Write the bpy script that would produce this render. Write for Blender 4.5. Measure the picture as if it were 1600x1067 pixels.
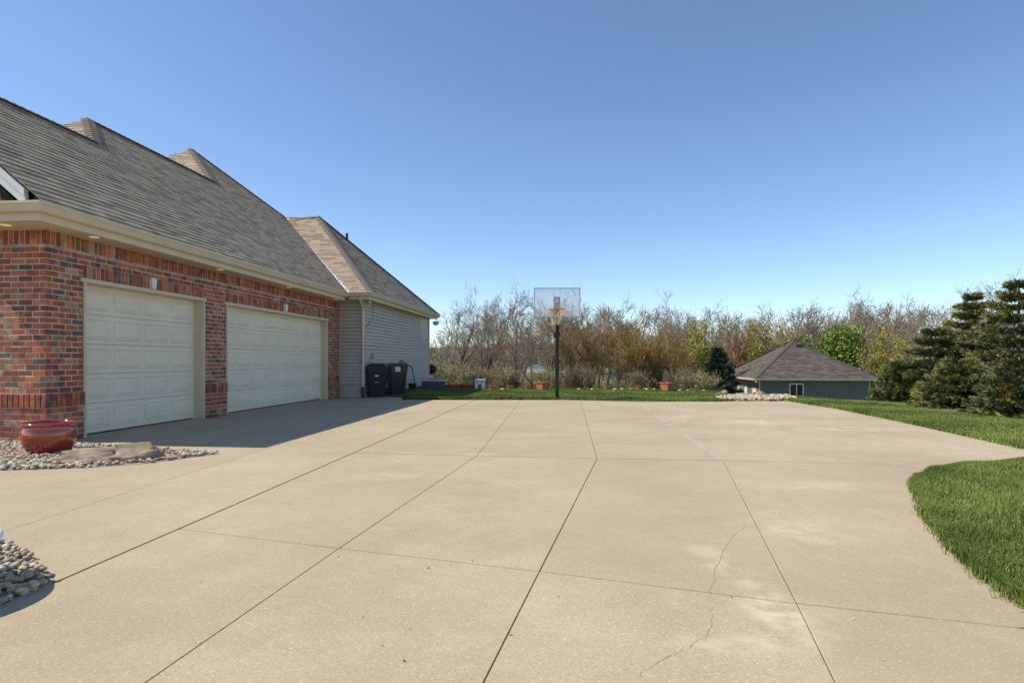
import bpy, math, random
import numpy as np
from mathutils import Vector
R = math.radians
scene = bpy.context.scene
for o in list(bpy.data.objects): bpy.data.objects.remove(o)
COL = scene.collection

# ---------------- camera, sky, sun, exposure ----------------
H, F, VH = 1.18, 930.0, 563.0            # eye height, focal length in photo pixels, horizon row
cam = bpy.data.cameras.new('camera'); camo = bpy.data.objects.new('camera', cam); COL.objects.link(camo)
cam.sensor_width = 36.0; cam.lens = F / 1600 * 36; cam.shift_y = (VH - 533.5) / 1600
cam.clip_start = 0.05; cam.clip_end = 8000
camo.location = (0, 0, H); camo.rotation_euler = (R(90), 0, 0)
scene.camera = camo
SUN_EL, SUN_AZ = 49.0, 6.0               # shadows fall to the right (+X), turned SUN_AZ degrees away from the viewer
world = bpy.data.worlds.new('World'); scene.world = world; world.use_nodes = True
nt = world.node_tree; bg = nt.nodes['Background']
sky = nt.nodes.new('ShaderNodeTexSky'); sky.sky_type = 'NISHITA'; sky.sun_disc = False
sky.sun_elevation = R(SUN_EL); sky.sun_rotation = R(270 - SUN_AZ)
sky.air_density = 0.9; sky.dust_density = 0.1; sky.ozone_density = 3.5; sky.altitude = 300
nt.links.new(sky.outputs[0], bg.inputs[0]); bg.inputs[1].default_value = 0.115
sl = bpy.data.lights.new('sun', 'SUN'); sl.energy = 3.5; sl.angle = R(0.5); sl.color = (1.0, 0.93, 0.82)
so = bpy.data.objects.new('sun', sl); COL.objects.link(so)
dirv = Vector((math.cos(R(SUN_EL)) * math.cos(R(SUN_AZ)), math.cos(R(SUN_EL)) * math.sin(R(SUN_AZ)), -math.sin(R(SUN_EL))))
so.rotation_euler = dirv.to_track_quat('-Z', 'Y').to_euler(); so.location = (-30, 0, 40)
scene.view_settings.view_transform = 'Standard'; scene.view_settings.look = 'None'
scene.view_settings.exposure = 0.66; scene.view_settings.gamma = 1.0
scene.view_settings.use_curve_mapping = False

rnd = random.Random(7)
def G(u, v, z=0.0):                       # photo pixel -> point at height z
    Y = (H - z) * F / (v - VH)
    return Vector(((u - 800) / F * Y, Y, z))
def at(u, Y, z=0.0): return Vector(((u - 800) / F * Y, Y, z))
def zat(v, Y): return H + (VH - v) / F * Y

# ---------------- materials ----------------
def mat(name, c1, c2=None, scale=4.0, rough=0.8, bump=0.0, bscale=60.0, metal=0.0, spec=0.4, detail=6, c3=None, s3=0.7, coat=0.0):
    m = bpy.data.materials.new(name); m.use_nodes = True
    n = m.node_tree.nodes; l = m.node_tree.links; p = n['Principled BSDF']
    p.inputs['Roughness'].default_value = rough; p.inputs['Metallic'].default_value = metal
    p.inputs['Specular IOR Level'].default_value = spec; p.inputs['Coat Weight'].default_value = coat
    geo = n.new('ShaderNodeNewGeometry')
    if c2 is None: p.inputs['Base Color'].default_value = (*c1, 1)
    else:
        t = n.new('ShaderNodeTexNoise'); t.inputs['Scale'].default_value = scale; t.inputs['Detail'].default_value = detail
        l.new(geo.outputs['Position'], t.inputs['Vector'])
        r = n.new('ShaderNodeValToRGB'); r.color_ramp.elements[0].position = 0.32; r.color_ramp.elements[1].position = 0.68
        r.color_ramp.elements[0].color = (*c1, 1); r.color_ramp.elements[1].color = (*c2, 1)
        l.new(t.outputs[0], r.inputs[0]); out = r.outputs[0]
        if c3:
            t3 = n.new('ShaderNodeTexNoise'); t3.inputs['Scale'].default_value = s3; t3.inputs['Detail'].default_value = 5
            l.new(geo.outputs['Position'], t3.inputs['Vector'])
            r3 = n.new('ShaderNodeValToRGB'); r3.color_ramp.elements[0].position = 0.45; r3.color_ramp.elements[1].position = 0.65
            mx = n.new('ShaderNodeMix'); mx.data_type = 'RGBA'
            l.new(t3.outputs[0], r3.inputs[0]); l.new(r3.outputs[0], mx.inputs[0]); l.new(out, mx.inputs[6]); mx.inputs[7].default_value = (*c3, 1); out = mx.outputs[2]
        l.new(out, p.inputs['Base Color'])
    if bump:
        b = n.new('ShaderNodeBump'); b.inputs['Strength'].default_value = bump; b.inputs['Distance'].default_value = 0.01
        t2 = n.new('ShaderNodeTexNoise'); t2.inputs['Scale'].default_value = bscale; t2.inputs['Detail'].default_value = 5
        l.new(geo.outputs['Position'], t2.inputs['Vector']); l.new(t2.outputs[0], b.inputs['Height']); l.new(b.outputs[0], p.inputs['Normal'])
    return m

def concrete(name, base, dark, light):
    m = bpy.data.materials.new(name); m.use_nodes = True
    n = m.node_tree.nodes; l = m.node_tree.links; p = n['Principled BSDF']; p.inputs['Roughness'].default_value = 0.85; p.inputs['Specular IOR Level'].default_value = 0.25
    geo = n.new('ShaderNodeNewGeometry'); pos = geo.outputs['Position']
    def noise(s, d=6, ro=0.55):
        t = n.new('ShaderNodeTexNoise'); t.inputs['Scale'].default_value = s; t.inputs['Detail'].default_value = d; t.inputs['Roughness'].default_value = ro
        l.new(pos, t.inputs['Vector']); return t.outputs[0]
    def ramp(x, a, b):
        r = n.new('ShaderNodeMapRange'); r.inputs[1].default_value = a; r.inputs[2].default_value = b; l.new(x, r.inputs[0]); return r.outputs[0]
    def mix(fac, a, b):
        mx = n.new('ShaderNodeMix'); mx.data_type = 'RGBA'; l.new(fac, mx.inputs[0])
        for s, v in ((6, a), (7, b)):
            if isinstance(v, tuple): mx.inputs[s].default_value = (*v, 1)
            else: l.new(v, mx.inputs[s])
        return mx.outputs[2]
    def mul(x, k):
        q = n.new('ShaderNodeMath'); q.operation = 'MULTIPLY'; l.new(x, q.inputs[0])
        if isinstance(k, float): q.inputs[1].default_value = k
        else: l.new(k, q.inputs[1])
        return q.outputs[0]
    c = mix(ramp(noise(0.55, 7, 0.62), .38, .64), dark, base)
    c = mix(mul(ramp(noise(2.7, 10, 0.8), .48, .7), 0.45), c, light)
    c = mix(mul(ramp(noise(11.0, 10, 0.85), .47, .68), 0.55), c, dark)
    c = mix(mul(ramp(noise(85., 3), .55, .68), 0.6), c, tuple(x * .45 for x in base))    # sand grains
    c = mix(mul(ramp(noise(60., 3), .58, .70), 0.6), c, tuple(min(1, x * 1.55) for x in base))
    c = mix(mul(ramp(noise(48., 1), .745, .78), 0.5), c, tuple(x * .3 for x in base))        # small dark specks
    for (x, y, rx, ry) in ((4.7, 11.4, 1.0, .55), (3.5, 12.6, .6, .3), (1.25, 3.1, .16, .8), (-0.38, 7.45, .25, .2), (2.0, 4.2, .5, .5), (5.6, 10.2, 1.0, .5), (1.28, 2.75, .25, .3), (.95, 2.45, .35, .16), (1.2, 3.6, .14, .35), (-1.2, 6.1, .5, .3), (2.9, 5.6, .6, .25), (.3, 9.5, .8, .4)):   # efflorescence patches
        vm = n.new('ShaderNodeVectorMath'); vm.operation = 'SUBTRACT'; l.new(pos, vm.inputs[0]); vm.inputs[1].default_value = (x, y, 0)
        vs = n.new('ShaderNodeVectorMath'); vs.operation = 'DIVIDE'; l.new(vm.outputs[0], vs.inputs[0]); vs.inputs[1].default_value = (rx, ry, 1)
        ln = n.new('ShaderNodeVectorMath'); ln.operation = 'LENGTH'; l.new(vs.outputs[0], ln.inputs[0])
        f = mul(ramp(ln.outputs['Value'], 1.1, .2), ramp(noise(5., 7, .7), .42, .68))
        c = mix(mul(f, 0.6), c, tuple(min(.8, x * 1.6) for x in base))
    oi = n.new('ShaderNodeObjectInfo'); c = mix(mul(oi.outputs['Random'], .35), c, dark)
    l.new(c, p.inputs['Base Color'])
    b = n.new('ShaderNodeBump'); b.inputs['Strength'].default_value = .25; b.inputs['Distance'].default_value = .004
    l.new(noise(150., 4), b.inputs['Height']); l.new(b.outputs[0], p.inputs['Normal'])
    return m

M = {}
M['conc'] = concrete('concrete_drive', (.475, .388, .258), (.37, .30, .195), (.56, .47, .33))
M['crack'] = mat('crack', (.28, .23, .155), (.36, .295, .195), 12)
M['joint'] = mat('joint_filler', (.05, .045, .038), (.10, .085, .07), 6)
M['sealant'] = mat('pale_sealant', (.55, .5, .42), (.42, .37, .3), 8)
M['mortar'] = mat('mortar', (.60, .53, .40), (.48, .41, .29), 9, .95, .4, 120)
BR = [((.36, .085, .035), (.28, .06, .03)), ((.42, .12, .045), (.33, .08, .035)), ((.25, .055, .035), (.17, .045, .035)), ((.30, .075, .055), (.36, .11, .07)),
      ((.10, .075, .065), (.17, .10, .075)), ((.40, .24, .14), (.30, .10, .05)), ((.17, .05, .035), (.30, .09, .04)), ((.46, .16, .07), (.34, .09, .04))]
BRM = [mat('brick_%d' % i, (a[0] * 1.3, a[1] * 1.5, a[2] * 1.5), (b[0] * 1.3, b[1] * 1.5, b[2] * 1.5), 14, .9, .6, 90, c3=tuple(x * .55 + .03 for x in a), s3=9) for i, (a, b) in enumerate(BR)]
SHM = [mat('shingle_%d' % i, tuple(x * k for x in (.31, .245, .18)), tuple(x * k for x in (.41, .335, .25)), 40, .95, .5, 300, spec=.15) for i, k in enumerate((.74, .92, 1.02, 1.14))]
DSM = [mat('dark_shingle_%d' % i, tuple(x * k for x in (.11, .092, .078)), tuple(x * k for x in (.15, .125, .105)), 30, .95, .4, 200, spec=.15) for i, k in enumerate((.75, .95, 1.15))]
M['cap'] = mat('ridge_shingle', (.16, .13, .105), (.22, .185, .15), 30, .95, .4, 200)
M['trim'] = mat('cream_trim', (.68, .565, .385), (.62, .515, .35), 3, .5, spec=.4)
M['gutter'] = mat('cream_gutter', (.66, .55, .38), (.61, .505, .35), 2.5, .42)
M['white'] = mat('white_paint', (.78, .77, .74), (.70, .69, .66), 4, .5)
M['door'] = mat('cream_door', (.84, .745, .56), (.78, .69, .515), 2, .5)
M['seal'] = mat('rubber_seal', (.02, .02, .02), None, rough=.7)
M['siding'] = mat('beige_siding', (.54, .465, .385), (.49, .42, .35), 3, .6, .1, 80)
M['lap_shade'] = mat('lap_shadow_dark', (.05, .045, .04))  # dark backing seen through slits, painted in for the shadow under each board
M['dsiding'] = mat('sage_siding', (.145, .15, .13), (.125, .13, .112), 3, .65)
M['found'] = mat('painted_block', (.50, .47, .42), (.40, .375, .33), 5, .9, .4, 60)
M['pipe'] = mat('black_plastic', (.012, .012, .013), (.022, .021, .02), 6, .38, spec=.5)
M['glass'] = mat('dark_glass', (.012, .014, .017), None, rough=.06, spec=.6)
M['blind'] = mat('window_blind', (.52, .49, .42), (.46, .43, .37), 20, .35)
M['pot'] = mat('red_glaze', (.36, .02, .012), (.22, .014, .012), 5, .12, coat=.6, spec=.6, c3=(.33, .05, .02), s3=4)
M['potin'] = mat('pot_inside', (.05, .012, .01), None, rough=.5)
M['boulder'] = mat('tan_boulder', (.36, .285, .19), (.25, .19, .125), 5, .95, 1.0, 22, c3=(.16, .125, .09), s3=3)
M['terra'] = mat('terracotta', (.50, .19, .075), (.40, .14, .055), 9, .9, .2, 60)
M['soil'] = mat('soil', (.06, .045, .03), (.1, .075, .05), 20, 1)
M['gravel'] = mat('fine_gravel', (.30, .25, .18), (.42, .36, .27), 40, .95, .8, 60)
M['redwood'] = mat('red_stain', (.36, .05, .03), (.27, .04, .025), 8, .7)
M['ac'] = mat('bluegrey_metal', (.09, .10, .16), (.07, .08, .13), 5, .5)
M['sticker'] = mat('white_sticker', (.75, .77, .78), (.5, .55, .58), 30, .5)
M['orange'] = mat('orange_rim', (.50, .13, .035), (.36, .09, .03), 12, .6)
M['net'] = mat('net_cord', (.62, .52, .36), (.45, .36, .25), 30, .9)
M['pole'] = mat('black_pole', (.012, .013, .014), (.02, .021, .022), 4, .5)
M['grey'] = mat('grey_metal', (.44, .45, .45), (.36, .37, .37), 6, .45, metal=.3)
M['bark'] = mat('dark_bark', (.075, .058, .043), (.13, .105, .08), 5, .95, .5, 30)
M['twig'] = mat('grey_twig', (.23, .185, .135), (.33, .27, .205), 3, .95)
M['twig2'] = mat('brown_twig', (.21, .155, .095), (.30, .225, .145), 3, .95)
M['gold'] = mat('golden_twig', (.27, .165, .06), (.36, .235, .095), 2, .95)
def leaf(name, a, b, sc=1.2):
    m = mat(name, a, b, sc, .6, spec=.25); p = m.node_tree.nodes['Principled BSDF']
    p.inputs['Subsurface Weight'].default_value = 0.0
    return m
M['bud'] = leaf('spring_bud', (.24, .25, .035), (.34, .30, .06))
M['green'] = leaf('fresh_leaf', (.11, .19, .025), (.22, .27, .04))
M['spruce'] = leaf('spruce_needle', (.055, .085, .035), (.14, .16, .065), 2.2)
M['spruce2'] = leaf('yellow_needle', (.21, .21, .06), (.37, .31, .09), 2.5)
M['bluespruce'] = leaf('blue_needle', (.03, .06, .04), (.065, .10, .06), 3)
GR = [leaf('grass_%d' % i, a, b, 2.0) for i, (a, b) in enumerate((((.12, .165, .025), (.17, .215, .04)), ((.19, .235, .05), (.25, .29, .075)), ((.065, .105, .017), (.10, .145, .026)), ((.24, .24, .10), (.28, .27, .12))))]
M['turf'] = mat('turf', (.085, .11, .02), (.14, .165, .035), 9, .95, .6, 90, c3=(.15, .18, .045), s3=.9)
M['ground'] = mat('meadow', (.075, .115, .025), (.15, .16, .05), .6, .95, .3, 10, c3=(.17, .13, .075), s3=.09)
PEB = [mat('pebble_%d' % i, a, tuple(x * .72 for x in a), 20, .75, .2, 60) for i, a in enumerate(((.56, .48, .36), (.46, .37, .26), (.62, .57, .48), (.34, .27, .2), (.50, .34, .2), (.28, .25, .22), (.58, .46, .25)))]
def emis(name, c, s):
    m = mat(name, c); p = m.node_tree.nodes['Principled BSDF']; p.inputs['Emission Color'].default_value = (*c, 1); p.inputs['Emission Strength'].default_value = s; return m
M['lamp'] = emis('warm_lamp', (1.0, .72, .38), .2)
def acrylic():
    m = bpy.data.materials.new('clear_acrylic'); m.use_nodes = True; n = m.node_tree.nodes; l = m.node_tree.links
    p = n['Principled BSDF']; p.inputs['Base Color'].default_value = (.85, .87, .88, 1); p.inputs['Roughness'].default_value = .25
    t = n.new('ShaderNodeBsdfTransparent'); x = n.new('ShaderNodeMixShader'); x.inputs[0].default_value = .3
    l.new(t.outputs[0], x.inputs[1]); l.new(p.outputs[0], x.inputs[2]); l.new(x.outputs[0], n['Material Output'].inputs[0]); return m
M['acrylic'] = acrylic()

# ---------------- mesh helpers ----------------
class MB:
    def __init__(s): s.v = []; s.f = []; s.m = []
    def add(s, vs, fs, m=0):
        k = len(s.v); s.v += [tuple(p) for p in vs]; s.f += [tuple(i + k for i in f) for f in fs]; s.m += [m] * len(fs); return s
    def box(s, x0, x1, y0, y1, z0, z1, m=0):
        return s.add([(x0, y0, z0), (x1, y0, z0), (x1, y1, z0), (x0, y1, z0), (x0, y0, z1), (x1, y0, z1), (x1, y1, z1), (x0, y1, z1)],
                     [(0, 3, 2, 1), (4, 5, 6, 7), (0, 1, 5, 4), (1, 2, 6, 5), (2, 3, 7, 6), (3, 0, 4, 7)], m)
    def prism(s, lo, hi, m=0):
        n = len(lo); return s.add(list(lo) + list(hi), [tuple(range(n - 1, -1, -1)), tuple(range(n, 2 * n))] + [(i, (i + 1) % n, n + (i + 1) % n, n + i) for i in range(n)], m)
    def sweep(s, prof, path_a, path_b, m=0):      # profile points (list of 3D offsets) from a to b
        a = [Vector(path_a) + Vector(p) for p in prof]; b = [Vector(path_b) + Vector(p) for p in prof]; return s.prism(a, b, m)
    def tube(s, pts, rad, n=6, m=0, cap=True):
        pts = [Vector(p) for p in pts]; k = len(s.v); N = len(pts)
        for i, p in enumerate(pts):
            d = (pts[min(i + 1, N - 1)] - pts[max(i - 1, 0)]).normalized()
            a = d.cross(Vector((0, 0, 1)) if abs(d.z) < .9 else Vector((1, 0, 0))).normalized(); b = d.cross(a)
            r = rad[i] if isinstance(rad, (list, tuple)) else rad
            for j in range(n):
                t = 2 * math.pi * j / n; q = p + a * (math.cos(t) * r) + b * (math.sin(t) * r); s.v.append(tuple(q))
        for i in range(N - 1):
            for j in range(n):
                s.f.append((k + i * n + j, k + i * n + (j + 1) % n, k + (i + 1) * n + (j + 1) % n, k + (i + 1) * n + j)); s.m.append(m)
        if cap: s.f += [tuple(k + j for j in range(n - 1, -1, -1)), tuple(k + (N - 1) * n + j for j in range(n))]; s.m += [m, m]
        return s
    def lathe(s, prof, n=40, c=(0, 0, 0), m=0):
        k = len(s.v)
        for r, z in prof:
            for j in range(n):
                t = 2 * math.pi * j / n; s.v.append((c[0] + r * math.cos(t), c[1] + r * math.sin(t), c[2] + z))
        for i in range(len(prof) - 1):
            for j in range(n): s.f.append((k + i * n + j, k + i * n + (j + 1) % n, k + (i + 1) * n + (j + 1) % n, k + (i + 1) * n + j)); s.m.append(m)
        return s
    def build(s, name, mats, parent=None, off=(0, 0, 0), smooth=False, center=False):
        if not isinstance(mats, list): mats = [mats]
        vs = [(x - off[0], y - off[1], z - off[2]) for x, y, z in s.v]; loc = (0, 0, 0)
        if center:
            c = np.mean(np.array(vs), axis=0); loc = tuple(c); vs = [(x - c[0], y - c[1], z - c[2]) for x, y, z in vs]
        me = bpy.data.meshes.new(name); me.from_pydata(vs, [], s.f)
        for mm in mats: me.materials.append(mm)
        me.polygons.foreach_set('material_index', s.m)
        if smooth: me.polygons.foreach_set('use_smooth', [True] * len(s.f))
        me.update(); o = bpy.data.objects.new(name, me); COL.objects.link(o); o.location = loc
        if parent: o.parent = parent
        return o
def tag(o, label, cat, group=None):
    o['label'] = label; o['category'] = cat
    if group: o['group'] = group
    return o
def thing(name, label, cat, loc=(0, 0, 0), rz=0, group=None):
    o = bpy.data.objects.new(name, None); COL.objects.link(o); o.empty_display_size = .2
    o.location = loc; o.rotation_euler = (0, 0, rz); return tag(o, label, cat, group)
def kind(o, k): o['kind'] = k; return o
def npmesh(name, V, Fq, mats, mi=None, parent=None, smooth=False):
    """mesh from numpy arrays; Fq is (n,3) or (n,4)"""
    me = bpy.data.meshes.new(name); k = Fq.shape[1]
    me.vertices.add(len(V)); me.vertices.foreach_set('co', np.ascontiguousarray(V, dtype=np.float32).ravel())
    me.loops.add(Fq.size); me.loops.foreach_set('vertex_index', np.ascontiguousarray(Fq, dtype=np.int32).ravel())
    me.polygons.add(len(Fq)); me.polygons.foreach_set('loop_start', np.arange(0, Fq.size, k, dtype=np.int32)); me.polygons.foreach_set('loop_total', np.full(len(Fq), k, dtype=np.int32))
    for mm in (mats if isinstance(mats, list) else [mats]): me.materials.append(mm)
    if mi is not None: me.polygons.foreach_set('material_index', np.ascontiguousarray(mi, dtype=np.int32))
    if smooth: me.polygons.foreach_set('use_smooth', np.ones(len(Fq), dtype=bool))
    me.update(calc_edges=True); o = bpy.data.objects.new(name, me); COL.objects.link(o)
    if parent: o.parent = parent
    return o
def meshobj(name, me, parent=None, loc=(0, 0, 0), rot=(0, 0, 0), sc=(1, 1, 1)):
    o = bpy.data.objects.new(name, me); COL.objects.link(o); o.location = loc; o.rotation_euler = rot; o.scale = sc
    if parent: o.parent = parent
    return o

# ---------------- terrain ----------------
def sstep(a, b, x):
    t = np.clip((x - a) / (b - a), 0, 1); return t * t * (3 - 2 * t)
def hgt(x, y):
    x = np.asarray(x, float); y = np.asarray(y, float)
    cy = 23.6 + 6.0 * sstep(-2, -8, x) - 5.0 * sstep(5.6, 7.6, x)
    e = np.hypot(np.maximum(x - 9.8, 0), np.maximum(y - cy, 0))
    z = -0.12 - 3.1 * sstep(0, 33, e) + 9.5 * sstep(85, 240, y) + 10 * sstep(240, 900, y)
    z = z + np.where(e > 4, .25 * np.sin(x * .23) * np.cos(y * .19), 0) * sstep(4, 14, e)
    return z
def hz(x, y): return float(hgt(x, y))
xs = np.unique(np.concatenate([np.linspace(-3000, -200, 12), np.linspace(-200, -40, 25), np.linspace(-40, 60, 84), np.linspace(60, 260, 30), np.linspace(260, 3000, 12)]))
ys = np.unique(np.concatenate([np.linspace(-1500, -40, 8), np.linspace(-40, 10, 14), np.linspace(10, 100, 76), np.linspace(100, 400, 40), np.linspace(400, 4000, 14)]))
XX, YY = np.meshgrid(xs, ys); V = np.stack([XX.ravel(), YY.ravel(), hgt(XX, YY).ravel()], 1)
nx, ny = len(xs), len(ys); I, J = np.meshgrid(np.arange(nx - 1), np.arange(ny - 1)); b0 = (J * nx + I).ravel()
kind(npmesh('ground', V, np.stack([b0, b0 + 1, b0 + nx + 1, b0 + nx], 1), M['ground'], smooth=True), 'structure')

# ---------------- driveway: slabs between the joints ----------------
DO = [(-9, -7), (14, -7), (14, 7.6), (9.7, 7.6), (7.6, 8.05), (7.4, 9.5), (7.85, 11.7), (8.3, 14.9), (8.6, 17.9), (-9, 17.9)]
drive = MB().prism([(x, y, -.115) for x, y in DO], [(x, y, -.014) for x, y in DO]).build('driveway', M['joint']); kind(drive, 'structure')
def lerp(a, b, t): return a + (b - a) * t
def xline(p, q, y): return p.x + (q.x - p.x) * (y - p.y) / (q.y - p.y)
J = {0: [G(10, 828.7), G(282, 743), G(380, 712)], 1: [G(80, 912), G(295, 819), G(735, 628)], 2: [G(228, 1065), G(530, 856), G(745, 712), G(812, 628)],
     3: [G(757, 1062), G(843, 892), G(933, 716), G(907, 626)], 4: [G(1305, 1065), G(1245, 942), G(1130, 719), G(995, 628)]}
def jx(k, y):
    L = sorted(J[k], key=lambda p: p.y)
    for a, b in zip(L, L[1:]):
        if y <= b.y: return xline(a, b, y)
    return xline(L[-2], L[-1], y)
def tline(pts, x):
    for a, b in zip(pts, pts[1:]):
        if x <= b.x: return a.y + (b.y - a.y) * (x - a.x) / (b.x - a.x)
    a, b = pts[-2:]; return a.y + (b.y - a.y) * (x - a.x) / (b.x - a.x)
T1 = [G(300, 702.5), G(555, 707), G(745, 712), G(933, 716), G(1130, 719), G(1395, 725), G(1600, 757)]
T2 = [G(200, 817), G(295, 828), G(530, 856), G(843, 892), G(1245, 942), G(1590, 980)]
farY = 17.75
def yT(kk, k):                                 # y where joint k crosses transverse kk
    y = 8.0 if kk == 1 else 3.5
    for _ in range(30): y = tline(T1 if kk == 1 else T2, jx(k, y))
    return y
rows = {}
for k in (1, 2, 3, 4): rows[k] = [-6.9, yT(2, k), yT(1, k), farY]
def side(k, ya, yb, g):
    yy = [ya] + [p.y for p in sorted(J[k], key=lambda p: p.y) if ya + .15 < p.y < yb - .15] + [yb]
    return [(jx(k, y) + g, y) for y in yy]
def slab(left, right, name='concrete_slab'):
    poly = left + right[::-1]
    c = np.mean(np.array(poly), axis=0)
    lo = [(x, y, -.10) for x, y in poly]; mid = [(x, y, -.004) for x, y in poly]
    hi = []
    for x, y in poly:
        d = np.array([c[0] - x, c[1] - y]); d = d / (np.linalg.norm(d) + 1e-9) * .003; hi.append((x + d[0], y + d[1], 0.0))
    b = MB(); n = len(poly); b.prism(lo, mid); b.f.pop(1); b.m.pop(1)
    b.add(mid + hi, [tuple(range(n, 2 * n))] + [(i, (i + 1) % n, n + (i + 1) % n, n + i) for i in range(n)])
    c3 = (c[0], c[1], 0); o = b.build(name, M['conc'], drive, center=False); return o
g = .0035
GY = [0, .007, .016, 0]
for k in (1, 2, 3):
    for r in range(3):
        ga = .010 if k == 1 else g
        slab(side(k, rows[k][r] + GY[r], rows[k][r + 1] - GY[r + 1], ga), side(k + 1, rows[k + 1][r] + GY[r], rows[k + 1][r + 1] - GY[r + 1], -g))
xr = 13.8
RT = {0: [(xr, -6.9), (xr, 2.35), (2.236, 2.624)], 1: [(2.236, 2.636), (xr, 2.362), (xr, 5.99), (4.51, 6.30), (4.33, 6.76)],
      2: [(4.33, 6.782), (4.51, 6.322), (xr, 6.01), (xr, 7.6), (9.7, 7.6), (7.5, 8.1), (7.3, 9.5), (7.75, 11.7), (8.2, 14.9), (8.55, farY)]}
for r in range(3): slab(side(4, rows[4][r] + GY[r], rows[4][r + 1] - GY[r + 1], g), RT[r])
# apron by the garage doors, left of the wide joint (split by the fine joint)
slab([(jx(0, y), y) for y in (3.4, 4.2)] + [(jx(0, 6.0), 6.0), (jx(0, 8.0), 8.0), (jx(0, 12.), 12.), (jx(0, 17.75), 17.75)], [(jx(1, y) - .009, y) for y in (3.17, 4.2, 6.0, 8.0, 12., 17.75)])
slab([(-8.9, 3.4), (-8.9, 17.75)], [(jx(0, y) - .004, y) for y in (3.4, 6.0, 8.0, 12., 17.75)])
slab([(-8.6, 17.78), (-8.6, 20.5)], [(-3.3, 17.78), (-3.75, 20.5)])     # pad the bins stand on
slab([(-8.9, -6.9), (-8.9, 3.385)], [(-4.5, -6.9), (-4.5, 3.385)])
# crack: a thin wandering dark line with a pale worn margin
cr = MB(); ck = [G(1165, 820), G(1145, 840), G(1122, 872), G(1116, 905), G(1107, 925), G(1118, 945), G(1110, 962), G(1112, 985), G(1080, 1010), G(1030, 1035), G(985, 1062)]
pts = []
for a, b in zip(ck, ck[1:]):
    for t in np.linspace(0, 1, 6)[:-1]: pts.append(a.lerp(b, t) + Vector((rnd.uniform(-.012, .012), rnd.uniform(-.012, .012), 0)))
for a, b in zip(pts, pts[1:]):
    w = rnd.uniform(.0007, .0019); cr.add([(a.x - w, a.y, .0015), (a.x + w, a.y, .0015), (b.x + w, b.y, .0015), (b.x - w, b.y, .0015)], [(0, 1, 2, 3)])
cr.build('crack', M['crack'], drive)
sb = MB()                                       # pale sealant in the far joints
for a, b in ((G(1125, 717), G(997, 629)), (G(1397, 725.5), G(1465, 737))):
    for i in range(14):
        if i in (4, 9): continue
        p, q = a.lerp(b, i / 14), a.lerp(b, (i + .97) / 14); d = (q - p).normalized(); nn = Vector((-d.y, d.x, 0)) * .012
        sb.add([p + nn + Vector((0, 0, .003)), p - nn + Vector((0, 0, .003)), q - nn + Vector((0, 0, .003)), q + nn + Vector((0, 0, .003))], [(0, 1, 2, 3)])
sb.build('joint_sealant', M['sealant'], drive)

# ---------------- grass ----------------
def blades(P, hmin, hmax, w, seed, lean=.6):
    rg = np.random.default_rng(seed); n = len(P); h = rg.uniform(hmin, hmax, n) * (.85 + .3 * np.sin(P[:, 0] * 5.3 + 2 * np.sin(P[:, 1] * 3.1)) * np.sin(P[:, 1] * 4.7 + 1)); a = rg.uniform(0, 2 * np.pi, n); b = rg.uniform(0, 2 * np.pi, n); l = rg.uniform(.1, lean, n) * h
    side_ = np.stack([np.cos(a), np.sin(a), np.zeros(n)], 1) * (w * rg.uniform(.6, 1.3, n))[:, None]
    ld = np.stack([np.cos(b) * l, np.sin(b) * l, np.zeros(n)], 1); up = np.array([0, 0, 1.])
    mid = P + ld * .35 + up * (h * .6)[:, None]; tip = P + ld + up * (h * np.sqrt(np.maximum(.2, 1 - (l / h) ** 2 * .5)))[:, None]
    V = np.stack([P - side_, P + side_, mid + side_ * .8, mid - side_ * .8, tip], 1).reshape(-1, 3); k = np.arange(n)[:, None] * 5
    Fq = np.concatenate([k + np.array([[0, 1, 2]]), k + np.array([[0, 2, 3]]), k + np.array([[3, 2, 4]])], 0)
    return V, Fq
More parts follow.
